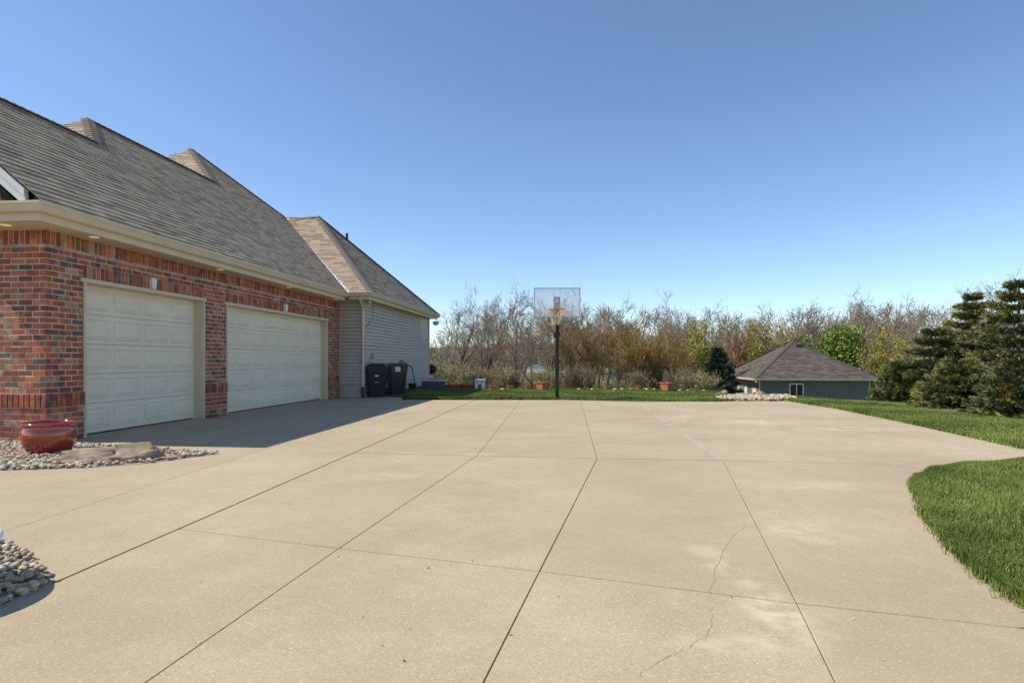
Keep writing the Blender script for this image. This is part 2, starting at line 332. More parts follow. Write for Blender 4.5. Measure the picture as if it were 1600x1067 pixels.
def lawn(name, A, B, nblades, hmin, hmax, w, seed, zA=.02, zB=.1, wp=1.0, eb=1.0):
    A = [Vector(p) for p in A]; B = [Vector(p) for p in B]; n = 40; m = 10
    def along(L, t):
        d = [0]
        for p, q in zip(L, L[1:]): d.append(d[-1] + (q - p).length)
        s = t * d[-1]
        for i in range(len(L) - 1):
            if s <= d[i + 1] + 1e-9: return L[i].lerp(L[i + 1], (s - d[i]) / (d[i + 1] - d[i]))
        return L[-1]
    AA = np.array([along(A, i / n) for i in range(n + 1)]); BB = np.array([along(B, i / n) for i in range(n + 1)])
    rg = np.random.default_rng(seed)
    def P(s, t):
        i = np.minimum((s * n).astype(int), n - 1); f = (s * n - i)[:, None]; a = AA[i] * (1 - f) + AA[i + 1] * f; b = BB[i] * (1 - f) + BB[i + 1] * f
        p = a * (1 - t[:, None]) + b * t[:, None]; p[:, 2] = zA + (zB - zA) * t + .012 * np.sin(p[:, 0] * 3.1) * np.cos(p[:, 1] * 2.7); return p
    S, T = np.meshgrid(np.linspace(0, 1, n + 1), np.linspace(0, 1, m + 1)); V = P(S.ravel(), T.ravel())
    I, Jj = np.meshgrid(np.arange(n), np.arange(m)); b0 = (Jj * (n + 1) + I).ravel(); Fq = np.stack([b0, b0 + 1, b0 + n + 2, b0 + n + 1], 1)
    # skirt round the rim
    rim = list(range(n + 1)) + [r * (n + 1) + n for r in range(1, m + 1)] + [m * (n + 1) + i for i in range(n - 1, -1, -1)] + [r * (n + 1) for r in range(m - 1, 0, -1)]
    k0 = len(V); low = V[rim].copy(); low[:, 2] -= .3; low[:, 2] = np.minimum(low[:, 2], .001 if zA < .1 else low[:, 2]); V = np.concatenate([V, low]); q = len(rim)
    Fq = np.concatenate([Fq, np.array([[rim[i], k0 + i, k0 + (i + 1) % q, rim[(i + 1) % q]] for i in range(q)])])
    base = kind(npmesh(name, V, Fq, [M['turf'], M['turf']], np.concatenate([np.zeros(n * m), np.ones(q)]), smooth=False), 'structure')
    s = rg.random(nblades); t = rg.random(nblades) ** wp; Pb = P(s, t)
    ne = nblades // 5; te = rg.normal(.003, .0035, ne) * eb; pe = P(rg.random(ne), te); pe[:, 2] = np.where(te < 0, np.maximum(.002, pe[:, 2] - .03), pe[:, 2]); Pb = np.concatenate([Pb, pe])
    V, Fb = blades(Pb, hmin, hmax, w, seed)
    nb = len(Pb); pat = np.sin(Pb[:, 0] * 1.7 + 1.3 * np.sin(Pb[:, 1] * .9)) * .5 + rg.normal(0, .8, nb); pat = pat + 1.1 * np.sin(Pb[:, 0] * .8 + Pb[:, 1] * 2.3 + np.sin(Pb[:, 0] * 2.9)) ; mi = np.where(pat > .9, 1, np.where(pat < -.6, 2, 0)); mi[rg.random(nb) < .08] = 3
    o = npmesh('grass', V, Fb, GR, np.tile(mi, 3)); tag(o, 'short green blades of the ' + name.replace('_', ' '), 'grass'); kind(o, 'stuff'); return base
islandA = [(5.2, -3.0), (2.75, 0.6), (2.42, 2.2), (2.45, 2.85), (2.55, 3.21), (2.84, 3.89), (3.19, 4.63), (3.45, 5.0), (3.62, 5.35), (3.85, 5.75), (4.51, 6.31), (5.15, 6.62), (5.83, 6.77), (8.5, 7.0)]
islandB = [(13.5, -3.0), (13.5, 1.5), (13.5, 3.0), (13.5, 5.0), (13.4, 7.0)]
lawn('corner_lawn', [(x, y, 0) for x, y in islandA], [(x, y, 0) for x, y in islandB], 200000, .035, .07, .0028, 3, .03, .10, 2.6)
rightA = [G(1222, 625.5), G(1300, 637.5), G(1400, 657.5), G(1500, 679.5), G(1600, 701.5), Vector((7.0, 7.4, 0)), Vector((13.5, 7.35, 0))]
rightA = rightA[:5] + [Vector((7.3, 7.55, 0)), Vector((9.5, 7.35, 0))]
rightB = [G(1232, 621), G(1300, 626.5), G(1450, 643.5), G(1600, 663), Vector((11.2, 9.0, 0)), Vector((13.5, 7.6, 0))]
lawn('side_lawn', rightA, rightB, 80000, .045, .085, .005, 4, .02, .05, 1.0, 3.0)
farA = [Vector((-5.6, 20.4, 0)), G(628, 620.5), G(700, 622.5), G(870, 624.5), G(1000, 627), G(1120, 627.5), G(1156, 626)]
farB = [Vector((-6.6, 29.0, 0)), Vector((-4.0, 28.0, 0)), Vector((-2.2, 23.9, 0)), Vector((1.6, 23.6, 0)), Vector((5.2, 23.4, 0)), Vector((7.6, 21.5, 0))]
lawn('back_lawn', farA, farB, 90000, .04, .07, .006, 5, .015, .045, 1.0, 2.0)

# ---------------- pebbles ----------------
def stone_mesh(name, seed, m, flat=.6):
    r = random.Random(seed); b = MB(); n = 7
    ring = lambda rr, z: [(rr * math.cos(6.283 * j / n + z) * r.uniform(.85, 1.15), rr * math.sin(6.283 * j / n + z) * r.uniform(.8, 1.1), z * flat) for j in range(n)]
    vs = ring(.38, -.42) + ring(.52, -.02) + ring(.36, .36) + [(0, 0, .5 * flat), (0, 0, -.5 * flat)]
    fs = [(i * n + j, i * n + (j + 1) % n, (i + 1) * n + (j + 1) % n, (i + 1) * n + j) for i in range(2) for j in range(n)] + [(2 * n + j, 2 * n + (j + 1) % n, 3 * n) for j in range(n)] + [((j + 1) % n, j, 3 * n + 1) for j in range(n)]
    me = bpy.data.meshes.new(name); me.from_pydata(vs, [], fs); me.materials.append(m); me.polygons.foreach_set('use_smooth', [True] * len(fs)); me.update(); return me
STONES = [stone_mesh('pebble', i, PEB[i % len(PEB)], .62) for i in range(14)]
def inpoly(x, y, poly):
    c = False; j = len(poly) - 1
    for i in range(len(poly)):
        if (poly[i][1] > y) != (poly[j][1] > y) and x < (poly[j][0] - poly[i][0]) * (y - poly[i][1]) / (poly[j][1] - poly[i][1]) + poly[i][0]: c = not c
        j = i
    return c
def stones_joined(spots, name, parent):
    b = [[], [], [], 0]
    for (x, y, z, s, rz, k) in spots:
        me = STONES[k]; v = np.empty(len(me.vertices) * 3, np.float32); me.vertices.foreach_get('co', v); v = v.reshape(-1, 3) * s * np.array([1.15, .9, 1]); c, sn = math.cos(rz), math.sin(rz)
        v = np.stack([v[:, 0] * c - v[:, 1] * sn + x, v[:, 0] * sn + v[:, 1] * c + y, v[:, 2] + z], 1); b[0].append(v)
        b[1] += [tuple(i + b[3] for i in p.vertices) for p in me.polygons]; b[2] += [k % len(PEB)] * len(me.polygons); b[3] += len(v)
    me = bpy.data.meshes.new(name); me.from_pydata(np.concatenate(b[0]).tolist(), [], b[1])
    for p in PEB: me.materials.append(p)
    me.polygons.foreach_set('material_index', b[2]); me.polygons.foreach_set('use_smooth', [True] * len(b[1])); me.update()
    return kind(meshobj(name, me, parent), 'stuff')
def bed(poly, name, n, smin, smax, nobj, hx, pile=0.02):
    m = MB(); m.prism([(x, y, -.01) for x, y in poly], [(x, y, .006) for x, y in poly]); o = kind(m.build(name, M['gravel']), 'structure')
    xs_ = [p[0] for p in poly]; ys_ = [p[1] for p in poly]; sp = []
    while len(sp) < n:
        x, y = rnd.uniform(min(xs_), max(xs_)), rnd.uniform(min(ys_), max(ys_))
        if inpoly(x, y, poly): s = rnd.uniform(smin, smax); sp.append((x, y, .006 + s * .22 + rnd.random() * pile, s, rnd.uniform(0, 6.28), rnd.randrange(len(STONES))))
    vis = lambda p: abs(p[0] / max(p[1], .1)) < .875 and p[1] > 2.0
    sp.sort(key=lambda p: (not vis(p), -p[3] / max(.5, math.hypot(p[0], p[1]))))
    for (x, y, z, s, rz, k) in sp[:nobj]: meshobj('pebble', STONES[k], o, (x, y, z), (rnd.uniform(-.3, .3), rnd.uniform(-.3, .3), rz), (s * 1.15, s * .9, s))
    if sp[nobj:]: stones_joined(sp[nobj:], 'pebbles', o)
    return o
bed([(-2.47, .8), (-2.44, 2.85), (-2.43, 3.15), (-2.75, 3.44), (-3.05, 3.70), (-3.4, 3.92), (-4.6, 4.1), (-4.6, .8)], 'near_pebble_bed', 5200, .022, .05, 280, 0)
bed([(-9.5, 6.2), (-7.0, 6.25), (-5.49, 6.38), (-4.70, 6.53), (-4.18, 6.82), (-3.71, 7.52), (-4.84, 7.89), (-6.10, 8.36), (-6.75, 8.45), (-9.5, 8.7)], 'corner_pebble_bed', 6500, .03, .06, 0, 0)
bed([(6.2, 17.3), (7.6, 17.2), (8.6, 17.9), (9.0, 19.4), (7.4, 19.6), (6.3, 18.4)], 'rock_bed', 900, .06, .14, 0, 0, .04)

lf = MB()                                      # dry leaf bits and grit
for i in range(150):
    x, y = rnd.uniform(-2.6, 6.5), 1.9 + 11 * rnd.random() ** 1.6; w = rnd.uniform(.005, .013); a = rnd.uniform(0, 6.28); c_, s_ = math.cos(a) * w, math.sin(a) * w
    if x > 2.2 and y < 7: continue
    lf.add([(x - c_, y - s_, .002), (x + s_ * .5, y - c_ * .5, .004), (x + c_, y + s_, .007), (x - s_ * .5, y + c_ * .5, .004)], [(0, 1, 2, 3)], rnd.choice((0, 0, 1, 2)))
o = lf.build('leaf_litter', [PEB[2], PEB[3], M['bark']]); tag(o, 'dry leaf bits and grit scattered over the concrete drive', 'litter'); kind(o, 'stuff')

# ---------------- the house ----------------
A = math.atan(95 / F); CA, SA = math.cos(A), math.sin(A)
S0, T0 = -7.45, 7.745                        # brick corner in house axes (s across, t along the garage wall)
def W(s, t, z=0.): return Vector((s * CA + t * SA, -s * SA + t * CA, z))
house = thing('house', 'brick and beige siding house with shingled hip roof and two cream garage doors', 'house', W(S0, T0), -A)
OFF = (S0, T0, 0)
def hb(b, name, mats, parent=house, smooth=False): return b.build(name, mats, parent, OFF, smooth)
SF = S0                                      # brick face
T_D1, T_D1b, T_D2, T_D2b, T_END = 8.39, 11.415, 12.156, 17.52, 18.37
ZD, ZS = 2.44, 3.05                          # opening height, soffit height
# wall core behind the brick faces (mortar), with the two openings
core = MB(); e = .004
def wallbox(t0, t1, z0, z1): core.box(SF - .30, SF - e, t0, t1, z0, z1)
wallbox(T0 + e, T_D1, -.1, ZS + .1); wallbox(T_D1, T_D1b, ZD + .003, ZS + .1); wallbox(T_D1b, T_D2, -.1, ZS + .1); wallbox(T_D2, T_D2b, ZD + .003, ZS + .1); wallbox(T_D2b, T_END, -.1, ZS + .1)
for t0_, t1_ in ((T0 - .02, T_D1 - .004), (T_D1b + .004, T_D2 - .004), (T_D2b + .004, T_END - .004)): core.box(SF - .1, SF + .02, t0_, t1_, -.1, .625)
core.box(SF - 5.3, SF - .101, T0 - .02, T0 + .1, -.1, .625)
core.box(SF - 5.3, SF - .302, T0 + e, T0 + .25, -.1, ZS + .1)       # front wall
core.prism([(SF - .35, T0 + e, ZS + .1), (SF - 5.0, T0 + e, ZS + .1), (SF - 2.6, T0 + e, 5.35)], [(SF - .35, T0 + .25, ZS + .1), (SF - 5.0, T0 + .25, ZS + .1), (SF - 2.6, T0 + .25, 5.35)])
core.box(SF - 5.3, SF - 5.0, T0 + .25, 30, -.1, ZS); core.box(SF - 5.0, SF - .35, 18.0, 18.3, -.1, ZS)
brickwall = hb(core, 'brick_wall', M['mortar'])
bricks = []                                   # (s0,s1,t0,t1,z0,z1,face) ; face 'R' = garage side, 'F' = front
CH, BL, MJ = .084, .21, .013
def pick(): return rnd.choices(range(8), (18, 18, 13, 13, 7, 9, 10, 10))[0]
def rowR(t0, t1, z0, out=0., h=CH - MJ, L=BL, shift=0):
    t = t0 - (L + MJ) * shift
    while t < t1 - .02:
        a, b = max(t, t0), min(t + L, t1)
        if b - a > .03: bricks.append(('R', a, b, z0, z0 + h, out))
        t += L + MJ
def rowF(s0, s1, z0, out=0., h=CH - MJ, L=BL, shift=0):
    s = s1 + (L + MJ) * shift
    while s > s0 + .02:
        b, a = min(s, s1), max(s - L, s0)
        if b - a > .03: bricks.append(('F', a, b, z0, z0 + h, out))
        s -= L + MJ
segs = [(T0, T_D1), (T_D1b, T_D2), (T_D2b, T_END)]
nrow = 0; z = 0.0
PL = .64                                       # top of the projecting base
while z < PL - .21:
    for a, b in segs: rowR(a - (.028 if a == T0 else 0), b, z, .028, shift=(nrow % 2) * .5)
    rowF(SF - 5.0, SF + .028, z, .028, shift=((nrow + 1) % 2) * .5); z += CH; nrow += 1
for a, b in segs: rowR(a - (.028 if a == T0 else 0), b + (.03 if b != T_END else 0), z, .036, h=.195, L=.073)
rowF(SF - 5.0, SF + .028, z, .036, h=.195, L=.073); z += .206
ztop = ZS - .215
while z < ztop - .02:
    hh = min(CH - MJ, ztop - z - MJ)
    for a, b in (segs if z < ZD - .01 else ([(T0, T_D1), (T_D1b, T_D2), (T_D2b, T_END)] if z < ZD + .2 else [(T0, T_END)])): rowR(a, b, z, 0, h=hh, shift=(nrow % 2) * .5)
    rowF(SF - 5.0, SF, z, 0, h=hh, shift=((nrow + 1) % 2) * .5); z += CH; nrow += 1
rowR(T0, T_END, ztop, .003, h=.2, L=.073); rowF(SF - 5.0, SF, ztop, .003, h=.2, L=.073)
KEY = [(T_D1 + T_D1b) / 2, (T_D2 + T_D2b) / 2]
for i, (a, b) in enumerate(((T_D1 + .004, T_D1b - .004), (T_D2 + .004, T_D2b - .004))):
    rowR(a, KEY[i] - .075, ZD + .008, .003, h=.19, L=.073); rowR(KEY[i] + .075, b, ZD + .008, .003, h=.19, L=.073)
zz = ZS + .12                                  # gable bricks
while zz < 5.2:
    w = (5.35 - zz) / .98; rowF(max(SF - 2.6 - w, SF - 4.9), min(SF - 2.6 + w, SF - .36), zz, 0, shift=.5 * (int(zz / CH) % 2)); zz += CH
bm_cache = {}
def brick_mesh(dims, mi):
    k = (round(dims[0], 3), round(dims[1], 3), round(dims[2], 3), mi)
    if k not in bm_cache:
        d, l, h = dims; c = .005; b = MB()      # x = outward, chamfered front edge
        vs = [(0, -l / 2, -h / 2), (0, l / 2, -h / 2), (0, l / 2, h / 2), (0, -l / 2, h / 2), (d - c, -l / 2, -h / 2), (d - c, l / 2, -h / 2), (d - c, l / 2, h / 2), (d - c, -l / 2, h / 2),
              (d, -l / 2 + c, -h / 2 + c), (d, l / 2 - c, -h / 2 + c), (d, l / 2 - c, h / 2 - c), (d, -l / 2 + c, h / 2 - c)]
        fs = [(0, 1, 5, 4), (1, 2, 6, 5), (2, 3, 7, 6), (3, 0, 4, 7), (4, 5, 9, 8), (5, 6, 10, 9), (6, 7, 11, 10), (7, 4, 8, 11), (8, 9, 10, 11)]
        me = bpy.data.meshes.new('brick'); me.from_pydata(vs, [], fs); me.materials.append(BRM[mi]); me.update(); bm_cache[k] = me
    return bm_cache[k]
def bplace(b):
    f, a, c, z0, z1, out = b; jit = rnd.uniform(-.003, .004); d = .03 + out + jit
    if f == 'R': return (SF - .03, (a + c) / 2, (z0 + z1) / 2), rnd.gauss(0, .006), (d, c - a, z1 - z0)
    return ((a + c) / 2, T0 + .03, (z0 + z1) / 2), -math.pi / 2 + rnd.gauss(0, .006), (d, c - a, z1 - z0)
def bdist(b):
    p = bplace(b)[0]; w = W(p[0], p[1]); vis = w.x / w.y > -.875
    l = b[2] - b[1]; sz = l * (b[4] - b[3]) / (w.length ** 2) * (abs(w.x) / w.length if b[0] == 'R' else 1.0)
    return -sz if vis else 1
bricks.sort(key=bdist)
jn = MB()
for i, b in enumerate(bricks):
    p, rz, dims = bplace(b); mi = pick(); me = brick_mesh(dims, mi)
    if i < 300: meshobj('brick', me, brickwall, (p[0] - OFF[0], p[1] - OFF[1], p[2]), (rnd.gauss(0, .004), 0, rz))
    else:
        c, s_ = math.cos(rz), math.sin(rz); jn.add([(v.co.x * c - v.co.y * s_ + p[0], v.co.x * s_ + v.co.y * c + p[1], v.co.z + p[2]) for v in me.vertices], [tuple(q.vertices) for q in me.polygons], mi)
kind(hb(jn, 'brickwork', BRM, brickwall), 'stuff')
for tk in KEY:
    b = MB(); b.prism([(SF - .03, tk - .05, ZD + .01), (SF - .03, tk + .05, ZD + .01), (SF - .03, tk + .068, ZD + .20), (SF - .03, tk - .068, ZD + .20)], [(SF + .035, tk - .05, ZD + .01), (SF + .035, tk + .05, ZD + .01), (SF + .035, tk + .068, ZD + .20), (SF + .035, tk - .068, ZD + .20)]); hb(b, 'keystone', M['white'], brickwall)
# garage doors
def gdoor(t0, t1, ncol):
    d = MB(); sd = SF - .20
    d.box(sd - .05, sd - .03, t0 + .06, t1 - .06, 0.0, ZD - .06); dr = hb(d, 'garage_door', M['seal'])
    b = MB(); x0, x1 = SF - .26, SF + .012    # jamb and head trim
    b.box(x0, x1, t0 + .004, t0 + .055, 0, ZD - .06); b.box(x0, x1, t1 - .055, t1 - .004, 0, ZD - .06); b.box(x0, x1 + .014, t0 - .06, t1 + .02, ZD - .059, ZD - .002); hb(b, 'door_trim', M['trim'], dr)
    b = MB(); b.box(sd - .028, sd + .012, t1 - .085, t1 - .057, 0, ZD - .06); b.box(sd - .028, sd + .012, t0 + .057, t0 + .085, 0, ZD - .06); hb(b, 'weather_strip', M['door'], dr)
    a0, a1 = t0 + .086, t1 - .086; hs = (ZD - .075) / 5
    for r in range(5):
        z0 = .02 + r * hs; b = MB(); b.box(sd - .028, sd, a0, a1, z0 + .003, z0 + hs - .003); hb(b, 'section', M['door'], dr)
        w = (a1 - a0) / ncol
        for c in range(ncol):                  # raised panel: groove frame + bevelled field
            p0, p1 = a0 + c * w + .055, a0 + (c + 1) * w - .055; q0, q1 = z0 + .075, z0 + hs - .075
            b = MB()
            def ring(o0, o1, xa, xb):
                A_ = [(sd + xa, p0 + o0, q0 + o0), (sd + xa, p1 - o0, q0 + o0), (sd + xa, p1 - o0, q1 - o0), (sd + xa, p0 + o0, q1 - o0)]
                B_ = [(sd + xb, p0 + o1, q0 + o1), (sd + xb, p1 - o1, q0 + o1), (sd + xb, p1 - o1, q1 - o1), (sd + xb, p0 + o1, q1 - o1)]
                b.add(A_ + B_, [(i, (i + 1) % 4, 4 + (i + 1) % 4, 4 + i) for i in range(4)])
            ring(0, .010, .0005, .016); ring(.010, .024, .016, .002); ring(.024, .06, .002, .018)
            b.add([(sd + .018, p0 + .06, q0 + .06), (sd + .018, p1 - .06, q0 + .06), (sd + .018, p1 - .06, q1 - .06), (sd + .018, p0 + .06, q1 - .06)], [(0, 1, 2, 3)])
            hb(b, 'panel', M['door'], dr)
    return dr
gdoor(T_D1, T_D1b, 4); gdoor(T_D2, T_D2b, 8)
# siding wing
SW, TW0, TW1 = -6.63, T_END, 27.0
wing = MB(); wing.box(-13.5, SW - .03, TW0 + .03, TW1, .42, 3.34); sidewall = hb(wing, 'siding_wall', M['lap_shade'])
fd = MB(); fd.box(-13.4, SW - .012, TW0 + .012, TW1 - .02, -.15, .42); fnd = hb(fd, 'foundation', M['found'])
for r in range(2):
    for i in range(21):
        b = MB(); b.box(SW - .02, SW - .004, TW0 + .02 + i * .405, TW0 + .415 + i * .405, .012 + r * .2, .202 + r * .2); hb(b, 'foundation_block', M['found'], fnd)
    for i in range(2):
        b = MB(); b.box(S0 + .02 + i * .4, S0 + .41 + i * .4, TW0 + .004, TW0 + .02, .012 + r * .2, .202 + r * .2); hb(b, 'foundation_block', M['found'], fnd)
EXP = .112
for i in range(26):
    z0 = .43 + i * EXP; z1 = z0 + EXP - .009
    b = MB(); b.prism([(SW - .03, TW0 + .055, z0), (SW + .022, TW0 + .055, z0), (SW - .004, TW0 + .055, z1), (SW - .03, TW0 + .055, z1)], [(SW - .03, TW1 - .055, z0), (SW + .022, TW1 - .055, z0), (SW - .004, TW1 - .055, z1), (SW - .03, TW1 - .055, z1)])
    hb(b, 'siding_board', M['siding'], sidewall)
    b = MB(); b.prism([(S0 + .005, TW0 + .03, z0), (S0 + .005, TW0 - .022, z0), (S0 + .005, TW0 + .004, z1), (S0 + .005, TW0 + .03, z1)], [(SW - .055, TW0 + .03, z0), (SW - .055, TW0 - .022, z0), (SW - .055, TW0 + .004, z1), (SW - .055, TW0 + .03, z1)])
    hb(b, 'siding_board', M['siding'], sidewall)
for (x, y) in ((SW, TW0), (SW, TW1)):
    b = MB(); b.box(x - .05, x + .034, y - .034 if y == TW0 else y - .05, y + .05 if y == TW0 else y + .034, .42, 3.33); hb(b, 'corner_trim', M['siding'], sidewall)
wn = MB(); wt0, wt1, wz0, wz1 = 25.35, 26.6, 2.12, 3.22
wn.box(SW - .01, SW + .035, wt0, wt1, wz0, wz1); win = hb(wn, 'window', M['trim'])
b = MB(); b.box(SW + .036, SW + .042, wt0 + .07, wt1 - .07, wz0 + .07, wz1 - .07); hb(b, 'pane', M['blind'], win)
b = MB(); b.box(SW + .0425, SW + .05, (wt0 + wt1) / 2 - .02, (wt0 + wt1) / 2 + .02, wz0 + .07, wz1 - .07); hb(b, 'mullion', M['trim'], win)
# roof
p = .833; ES, EZ = -6.95, 3.25                 # garage eave line
def rp(s): return EZ + p * (ES - s)
R1s, R2s, Qs = -9.955, -11.155, -13.41; TP, TQ = 12.67, 19.74; z1, z2, z3 = rp(R1s), rp(R2s), rp(Qs)
TE = 7.22                                      # front edge of the roof
h1 = (R1s, TP - (z2 - z1) / p); h2 = (R2s, TQ - (z3 - z2) / p)
WE, WT = -6.2, 17.9; WZ = 3.28; AP = (-9.74, 22.0, 6.70); WF = 27.35
VT = (-10.95, 21.92)                           # top of the valley
V0 = (ES, WT, EZ)
roof = MB()
def face(*pts): roof.add(pts, [tuple(range(len(pts)))])
polys = []
E = lambda s, t, z: (s, t, z)
Am = [E(ES, TE, EZ), E(ES, h1[1], EZ), E(R1s, h1[1], z1), E(R1s, TE, z1)]
Bm = [E(ES, h1[1], EZ), E(ES, h2[1], EZ), E(R2s, h2[1], z2), E(R2s, TP, z2), E(R1s, h1[1], z1)]
hk = 2.31; HV = E(Qs + hk, TQ + hk, z3 - p * hk)
Cm = [E(ES, h2[1], EZ), E(ES, WT, EZ), E(VT[0], VT[1], rp(VT[0])), HV, E(Qs, TQ, z3), E(R2s, h2[1], z2)]
Wf = [E(ES, WT, WZ), E(WE, WT, WZ), E(*AP), E(VT[0], VT[1], rp(VT[0]) + .0)]
Wr = [E(WE, WT, WZ), E(WE, WF, WZ), E(*AP)]
hipB = [E(R1s, h1[1], z1), E(R2s, TP, z2), E(R2s - (R1s - R2s) * 1.0, h1[1], z1)]
hipC = [E(R2s, h2[1], z2), E(Qs, TQ, z3), E(2 * Qs - R2s, h2[1], z2)]
for q in (Am, Bm, Cm, Wf, Wr, hipB, hipC): face(*q)
face(E(R1s, TE, z1), E(R1s, h1[1], z1), E(R1s - 3.0, h1[1], z1 - 2.5), E(R1s - 3.0, TE, z1 - 2.5))
face(E(R1s - 2.4, h1[1], z1), E(R2s, TP, z2), E(R2s, h2[1], z2), E(R2s - 4.2, h2[1], EZ), E(R2s - 4.2, h1[1], EZ))
face(E(2 * Qs - R2s, h2[1], z2), E(Qs, TQ, z3), HV, E(Qs + 6.4, TQ + 6.4, EZ), E(Qs - 6.4, TQ + 6.4, EZ), E(Qs - 6.4, h2[1], EZ))
face(E(*AP), E(WE, WF, WZ), E(-13.4, WF, WZ), E(-13.4, 22, 6.7))
roof.v = [(x, y, zc - .012) for x, y, zc in roof.v]
rf = hb(roof, 'roof', SHM[0])
def clip(poly, x0, x1, y0, y1):
    for ax, val, sg in ((0, x0, 1), (0, x1, -1), (1, y0, 1), (1, y1, -1)):
        out = []
        for i in range(len(poly)):
            a, b = poly[i], poly[(i + 1) % len(poly)]; da, db = sg * (a[ax] - val), sg * (b[ax] - val)
            if da >= 0: out.append(a)
            if da * db < 0: t = da / (da - db); out.append((a[0] + (b[0] - a[0]) * t, a[1] + (b[1] - a[1]) * t))
        poly = out
        if len(poly) < 3: return []
    return poly
def tiles(poly, expo=.145, wmin=.16, wmax=.42, th=(.007, .015), nm=4, seed=1):
    r = random.Random(seed); P = [Vector(q) for q in poly]; N = (P[1] - P[0]).cross(P[2] - P[1]).normalized()
    if N.z < 0: N = -N
    U = Vector((0, 0, 1)).cross(N).normalized(); Vv = N.cross(U); O = P[0]
    L = [((q - O).dot(U), (q - O).dot(Vv)) for q in P]; bx0, bx1 = min(a for a, _ in L), max(a for a, _ in L); by0, by1 = min(b for _, b in L), max(b for _, b in L); out = []
    j = 0; yb = by0
    while yb < by1:
        x = bx0 - r.random() * .3
        while x < bx1:
            w = r.uniform(wmin, wmax); c = clip(L, x + .002, x + w, yb, yb + expo); t0 = r.uniform(*th)
            if len(c) >= 3:
                lo = [O + U * a + Vv * b - N * .006 for a, b in c]; hi = [O + U * a + Vv * b + N * (t0 * (1 - (b - yb) / expo) + .001) for a, b in c]
                out.append((lo, hi, r.randrange(nm)))
            x += w
        yb += expo; j += 1
    return out
allt = []
for i, q in enumerate((Am, Bm, Cm, Wf, Wr, hipB, hipC)): allt += tiles(q, seed=i + 1)
def tsize(t):
    c = sum((Vector(q) for q in t[0]), Vector()) / len(t[0]); w = W(c.x, c.y, c.z - H); u = w.x / w.y
    ar = 0
    for i in range(1, len(t[0]) - 1): ar += (t[0][i] - t[0][0]).cross(t[0][i + 1] - t[0][0]).length / 2
    return -ar / w.length ** 2 if u > -.875 else 1
allt.sort(key=tsize)
jn = MB()
for i, (lo, hi, mi) in enumerate(allt):
    if i < 300: b = MB(); b.prism(lo, hi); hb(b, 'shingle', SHM[mi], rf)
    else: jn.prism(lo, hi, mi)
kind(hb(jn, 'shingles', SHM, rf), 'stuff')
def caps(a, b, m=M['cap'], w=.13):
    a, b = Vector(a), Vector(b); L = (b - a).length; d = (b - a) / L; sd = d.cross(Vector((0, 0, 1))).normalized(); up = sd.cross(d); n = int(L / .16); bb = MB()
    for i in range(n):
        q0, q1 = a + d * (L * i / n), a + d * (L * (i + 1) / n + .03)
        for k, (q, hh) in enumerate(((q0, .034), (q1, .022))): pass
        for s_ in (-1, 1):
            dn = Vector((0, 0, -.62 * w)) if abs(d.z) < .2 else Vector((0, 0, -.35 * w))
            bb.add([q0 + up * .036, q1 + up * .022, q1 + sd * s_ * w + dn + up * .022, q0 + sd * s_ * w + dn + up * .036], [(0, 1, 2, 3)])
    hb(bb, 'ridge_cap', m, rf)
caps(E(R1s, TE, z1), E(R1s, h1[1], z1)); caps(E(R2s, TP, z2), E(R2s, h2[1], z2)); caps(E(R1s, h1[1], z1), E(R2s, TP, z2)); caps(E(R2s, h2[1], z2), E(Qs, TQ, z3)); caps(HV, E(Qs, TQ, z3))
caps(E(WE, WT, WZ), E(*AP)); caps(E(WE, WF, WZ), E(*AP)); caps(E(VT[0], VT[1], rp(VT[0])), E(*AP))
b = MB(); a_, b_ = Vector(V0), Vector((VT[0], VT[1], rp(VT[0]))); dd = (b_ - a_).normalized()
b.add([a_ + Vector((0, -.02, .03)), a_ + Vector((.0, .10, .115)), b_ + Vector((0, .10, .115)), b_ + Vector((0, -.02, .03))], [(0, 1, 2, 3)]); hb(b, 'valley_flashing', M['white'], rf)
b = MB(); b.tube([(-9.1, 23.3, 5.4), (-9.1, 23.3, 6.32)], .05, 10); b.tube([(-9.1, 23.3, 5.5), (-9.1, 23.3, 5.85)], [.12, .06], 10); hb(b, 'vent_pipe', M['pipe'], rf)
# eaves: gutter (K profile), fascia, soffit
def gut(a, b, outx, outy, zt, name='gutter', ma=0, mb=0):
    o = Vector((outx, outy, 0)); pr = [(0, 0), (.085, 0), (.10, .03), (.115, .075), (.135, .10), (.135, .125), (.12, .125), (.11, .10), (.02, .10), (0, .10)]
    b2 = MB(); dr = (Vector(b) - Vector(a)).normalized()
    b2.prism([Vector(a) - dr * q[0] * ma + o * q[0] + Vector((0, 0, q[1] + zt - .125)) for q in pr], [Vector(b) + dr * q[0] * mb + o * q[0] + Vector((0, 0, q[1] + zt - .125)) for q in pr]); return hb(b2, name, M['gutter'])
GX = ES - .10
gut((GX, TE, 0), (GX, WT - .0, 0), 1, 0, EZ + .02, ma=1)
gut((GX, TE, 0), (GX - 1.9, TE, 0), 0, -1, EZ + .02, ma=1)
gut((ES - .0, WT + .08, 0), (WE - .1, WT + .08, 0), 0, -1, WZ + .02, mb=1); gut((WE - .10, WT + .08, 0), (WE - .10, WF + .05, 0), 1, 0, WZ + .02, ma=1)
b = MB(); b.box(GX - .02, GX - .002, TE, WT, ZS - .01, EZ - .02); b.box(GX - 1.9, GX - .021, TE + .002, TE + .02, ZS - .01, EZ - .02); b.box(ES, WE - .12, WT + .082, WT + .1, ZS + .03, WZ - .02); b.box(WE - .12, WE - .102, WT + .082, WF, ZS + .03, WZ - .02); hb(b, 'fascia', M['trim'])
